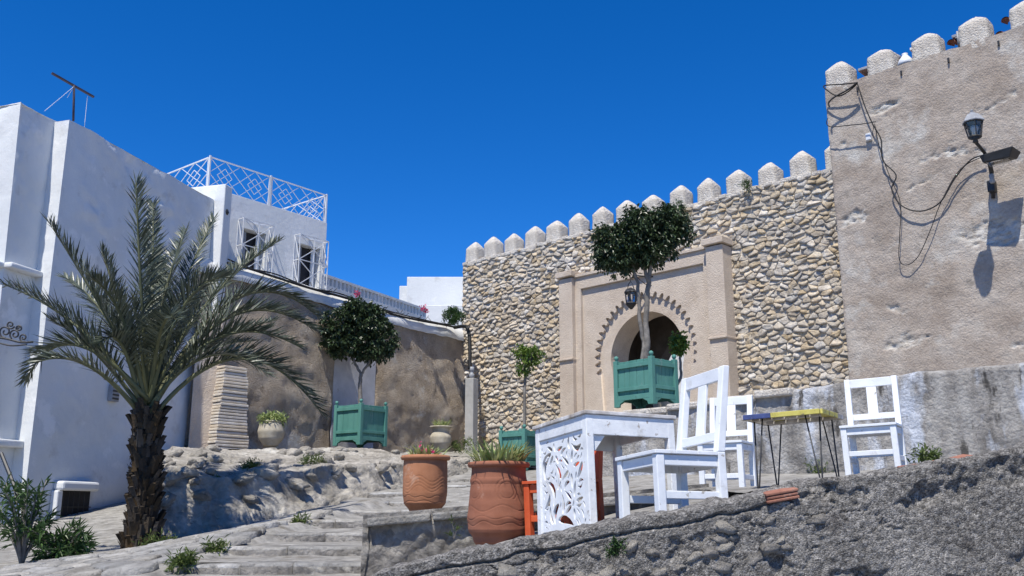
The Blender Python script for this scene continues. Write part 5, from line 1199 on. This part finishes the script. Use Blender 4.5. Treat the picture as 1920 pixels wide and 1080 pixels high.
q = MB(); q.lathe([(.02, -.14), (.022, -.08), (.045, -.04), (.05, .0), (.03, .035), (.008, .045)], 12, c); q.build('bulb', WIRON, lan, True)

# lantern hanging before the gate arch
hc = at(1183, 560, 21.6); hl = empty('hanging_lantern', hc, WR, 'black iron lantern hanging from a bracket beside the gateway arch', 'lantern'); 
q = MB()
for i in range(6):
    a = i * math.pi / 3; q.bar((.12 * math.cos(a), .12 * math.sin(a), -.12), (.14 * math.cos(a), .14 * math.sin(a), .14), .02)
q.lathe([(.15, .13), (.16, .15), (.15, .17)], 12); q.lathe([(.13, -.13), (.14, -.12), (.13, -.10)], 12); q.build('frame', BLACK, hl)
q = MB(); q.lathe([(.02, -.26), (.06, -.22), (.12, -.15), (.13, -.12)], 12); q.build('base', BLACK, hl, True)
q = MB(); q.lathe([(.17, .15), (.12, .22), (.05, .25), (.02, .27)], 6); q.build('roof', BLACK, hl)
q = MB(); q.lathe([(.115, -.11), (.13, .14)], 6); q.build('glass', GLASS, hl)
q = MB(); q.tube([(-.09, 0, .24), (-.06, 0, .36), (0, 0, .42), (.06, 0, .36), (.09, 0, .24)], .01, 6); q.tube([(0, 0, .42), (0, 0, .5)], .01, 6); q.tube([(0, 0, .5), (.15, .1, .56), (.35, .3, .52), (.5, .55, .6)], .018, 6); q.tube([(.1, .1, .54), (.25, .25, .36), (.45, .5, .3)], .012, 6); q.build('bracket', BLACK, hl, True)

# ------------------------------------------------------------------ cables
def wp(x, y, offq):
    r = ray(x, y); q0 = p0 + wnv * offq; t = wnv.dot(q0) / wnv.dot(r.xy); return r * t
def smooth_path(pts, k=6):
    P = [Vector(p) for p in pts]; out = []
    for i in range(len(P) - 1):
        a, b, c, d = P[max(i - 1, 0)], P[i], P[i + 1], P[min(i + 2, len(P) - 1)]
        for j in range(k):
            t = j / k; out.append(.5 * ((2 * b) + (c - a) * t + (2 * a - 5 * b + 4 * c - d) * t * t + (3 * b - a - 3 * c + d) * t ** 3))
    out.append(P[-1]); return out
def cable(label, pts, r_=.011, m=CABLE, group='cables'):
    q = MB(); q.tube(smooth_path(pts), r_, 6); return tag(q.build('cable', m, None, True), label, 'cable', group)
cable('long black cable drooping in a loop from the tower corner to the lamp', [wp(*p, .47) for p in [(1608, 158), (1622, 200), (1636, 232), (1652, 262), (1655, 300), (1680, 328), (1672, 355), (1690, 385), (1725, 396), (1762, 380), (1790, 335), (1820, 300), (1848, 290)]], .013)
cable('thin black cable hanging in a deep loop below the lamp cable', [wp(*p, .45) for p in [(1640, 232), (1650, 280), (1668, 330), (1688, 380), (1687, 440), (1686, 485), (1700, 497), (1722, 480), (1745, 430), (1765, 378), (1800, 318), (1846, 292)]], .008)
cable('black cable looping off the tower corner below the merlon', [wp(*p, .55) for p in [(1606, 155), (1580, 158), (1548, 160), (1547, 166), (1570, 180), (1590, 172), (1608, 156)]], .014)
cable('black cable bundle slanting from the first tower merlon to the corner', [wp(*p, .58) for p in [(1608, 154), (1590, 168), (1565, 182), (1554, 192), (1555, 200)]], .017)
cable('black cable looping around the tower corner above the junction box', [wp(*p, .55) for p in [(1642, 228), (1620, 232), (1590, 235), (1560, 238), (1550, 232), (1552, 222)]], .010)
cable('thin dark cable dropping from the cable knot to the junction box', [wp(*p, .45) for p in [(1634, 228), (1638, 240), (1634, 252)]], .006)
o = MB().box((0, 0, 0), (.11, .07, .15)).build('junction_box', WIRON, None, False, .008); o.location = wp(1629, 257, .40); o.rotation_euler.z = WR; tag(o, 'small white junction box on the plaster rampart', 'junction box')
q = MB(); q.box((0, -.037, 0), (.09, .008, .13)); q.build('lid', WIRON, o, False, .003)
cop = [tpt(s, .06 + .02 * math.sin(s * 3), ttop(s) + .25 + .03 * math.sin(s * 1.7)) for s in [0.6, 1.2, 2, 3, 4, 5, 6, 7, 8, 8.6]]
cable('thick black cable bundle lying along the white coping', cop, .032)
cable('second black cable twisting along the white coping', [p + Vector((.02 * math.sin(i * 2.2), 0, .04 + .04 * math.cos(i * 2.9))) for i, p in enumerate(cop)], .018)
q = MB(); rr = random.Random(5)
for i in range(40):
    s = rr.uniform(2.5, 8.5); a = tpt(s, .1, ttop(s) + .28); q.tube([a, a + Vector((rr.uniform(-.12, .12), rr.uniform(-.05, .05), rr.uniform(-.1, .12)))], .008, 4)
tag(q.build('cable_ties', CABLE), 'loose black ties and dry twigs along the coping cable', 'cable')
pz_ = post.location
cable('black conduit dropping from the coping down to the cement post', [tpt(8.6, .08, ttop(8.6) + .26), at(872, 612, 25.6), at(879, 624, 25.4), at(881, 650, 25.3), at(881, 692, 25.2)], .05)

# ------------------------------------------------------------------ roof bits behind the tower merlons
rb = empty('tiled_roof', wpt(5.2, .35 - .44, 8.84), WR, 'red tile and slab roof edge seen between the tower merlons', 'roof')
rt = random.Random(9)
for k in range(44):
    x = .28 + k * .145; q = MB(); n = 6; vs = []
    for yy, zz in ((0, .0), (.5, .16)):
        for i in range(n + 1): a = math.pi * i / n; vs.append((x + .075 * math.cos(a), yy, zz + .07 * math.sin(a) + .02))
    q.add(vs, [(i, i + 1, i + n + 2, i + n + 1) for i in range(n)]); q.add([(v[0], v[1] + .002, v[2] - .018) for v in vs], [(i + 1, i, i + n + 1, i + n + 2) for i in range(n)]); t_ = q.build('roof_tile', BRICK, rb, True); t_.location.z = rt.uniform(-.02, .03); t_.rotation_euler.y = rt.uniform(-.1, .1)
for (x, w, z, m) in ((.85, .9, .22, ZINC), (2.6, .55, .27, ZINC), (3.9, .9, .24, ZINC), (1.75, .5, .30, WHITE2)):
    q = MB(); q.box((x, .26, z + .06), (w, .5, .06)); q.build('roof_slab', m, rb, False, .01)
q = MB(); q.lathe([(.14, 0), (.16, .04), (.13, .12), (.07, .2), (.05, .24), (.06, .26)], 16); o = q.build('white_jar', WIRON, None, True); o.location = wpt(6.70, .20, 8.72); tag(o, 'white rounded jar between the second and third tower merlons', 'jar')
q = MB(); q.tube([(0, 0, 0), (0, 0, .34)], .02, 6); q.tube([(-.05, 0, .2), (.05, 0, .2)], .012, 5); o = q.build('roof_pipe', ZINC, None, True); o.location = wpt(7.72, .18, 8.76); tag(o, 'thin gray pipe standing between the third and fourth tower merlons', 'pipe')

# ------------------------------------------------------------------ aerial on the white roof
ab = at(138, 222, 16.1); an = empty('roof_aerial', ab, 0, 'dark T-shaped aerial mast on the white house roof', 'aerial')
q = MB(); q.tube([(0, 0, -.05), at(139, 160, 16.1) - ab], .022, 8); q.build('mast', RUST, an, True)
q = MB(); q.bar(at(97, 137, 15.8) - ab, at(176, 182, 16.4) - ab, .05, .03); q.build('crossbar', RUST, an)
for a, b in (((139, 162, 16.1), (84, 208, 15.2)), ((164, 180, 16.3), (158, 240, 16.4)), ((137, 165, 16.1), (126, 183, 16.1))):
    q = MB(); q.tube([at(*a) - ab, at(*b) - ab], .005, 4); q.build('guy_wire', WIRON, an)
# curly iron bracket of a lantern on the left block
bl = empty('iron_bracket', at(22, 640, 14.0), 0, 'curly black iron bracket on the white house at the left edge', 'bracket')
q = MB(); o_ = at(22, 640, 14.0)
bp_ = lambda pts: smooth_path([at(*p, 14.0) - o_ for p in pts])
q.tube(bp_([(-8, 632), (15, 636), (40, 642), (62, 641)]), .016, 6); q.tube(bp_([(-8, 641), (20, 648), (50, 646)]), .012, 6)
def spiral(cx, cy, r0, a0, turns): return [(cx + r0 * (1 - .8 * k / 14) * math.cos(a0 + turns * 6.283 * k / 14), cy + r0 * (1 - .8 * k / 14) * math.sin(a0 + turns * 6.283 * k / 14)) for k in range(15)]
for (cx, cy, r0, a0) in ((10, 622, 12, 1.6), (28, 627, 10, 2.2), (44, 633, 8, 1.2), (20, 609, 8, .4), (36, 616, 6, 2.8)): q.tube(bp_(spiral(cx, cy, r0, a0, 1.4)), .013, 6)
q.build('scroll', BLACK, bl, True)
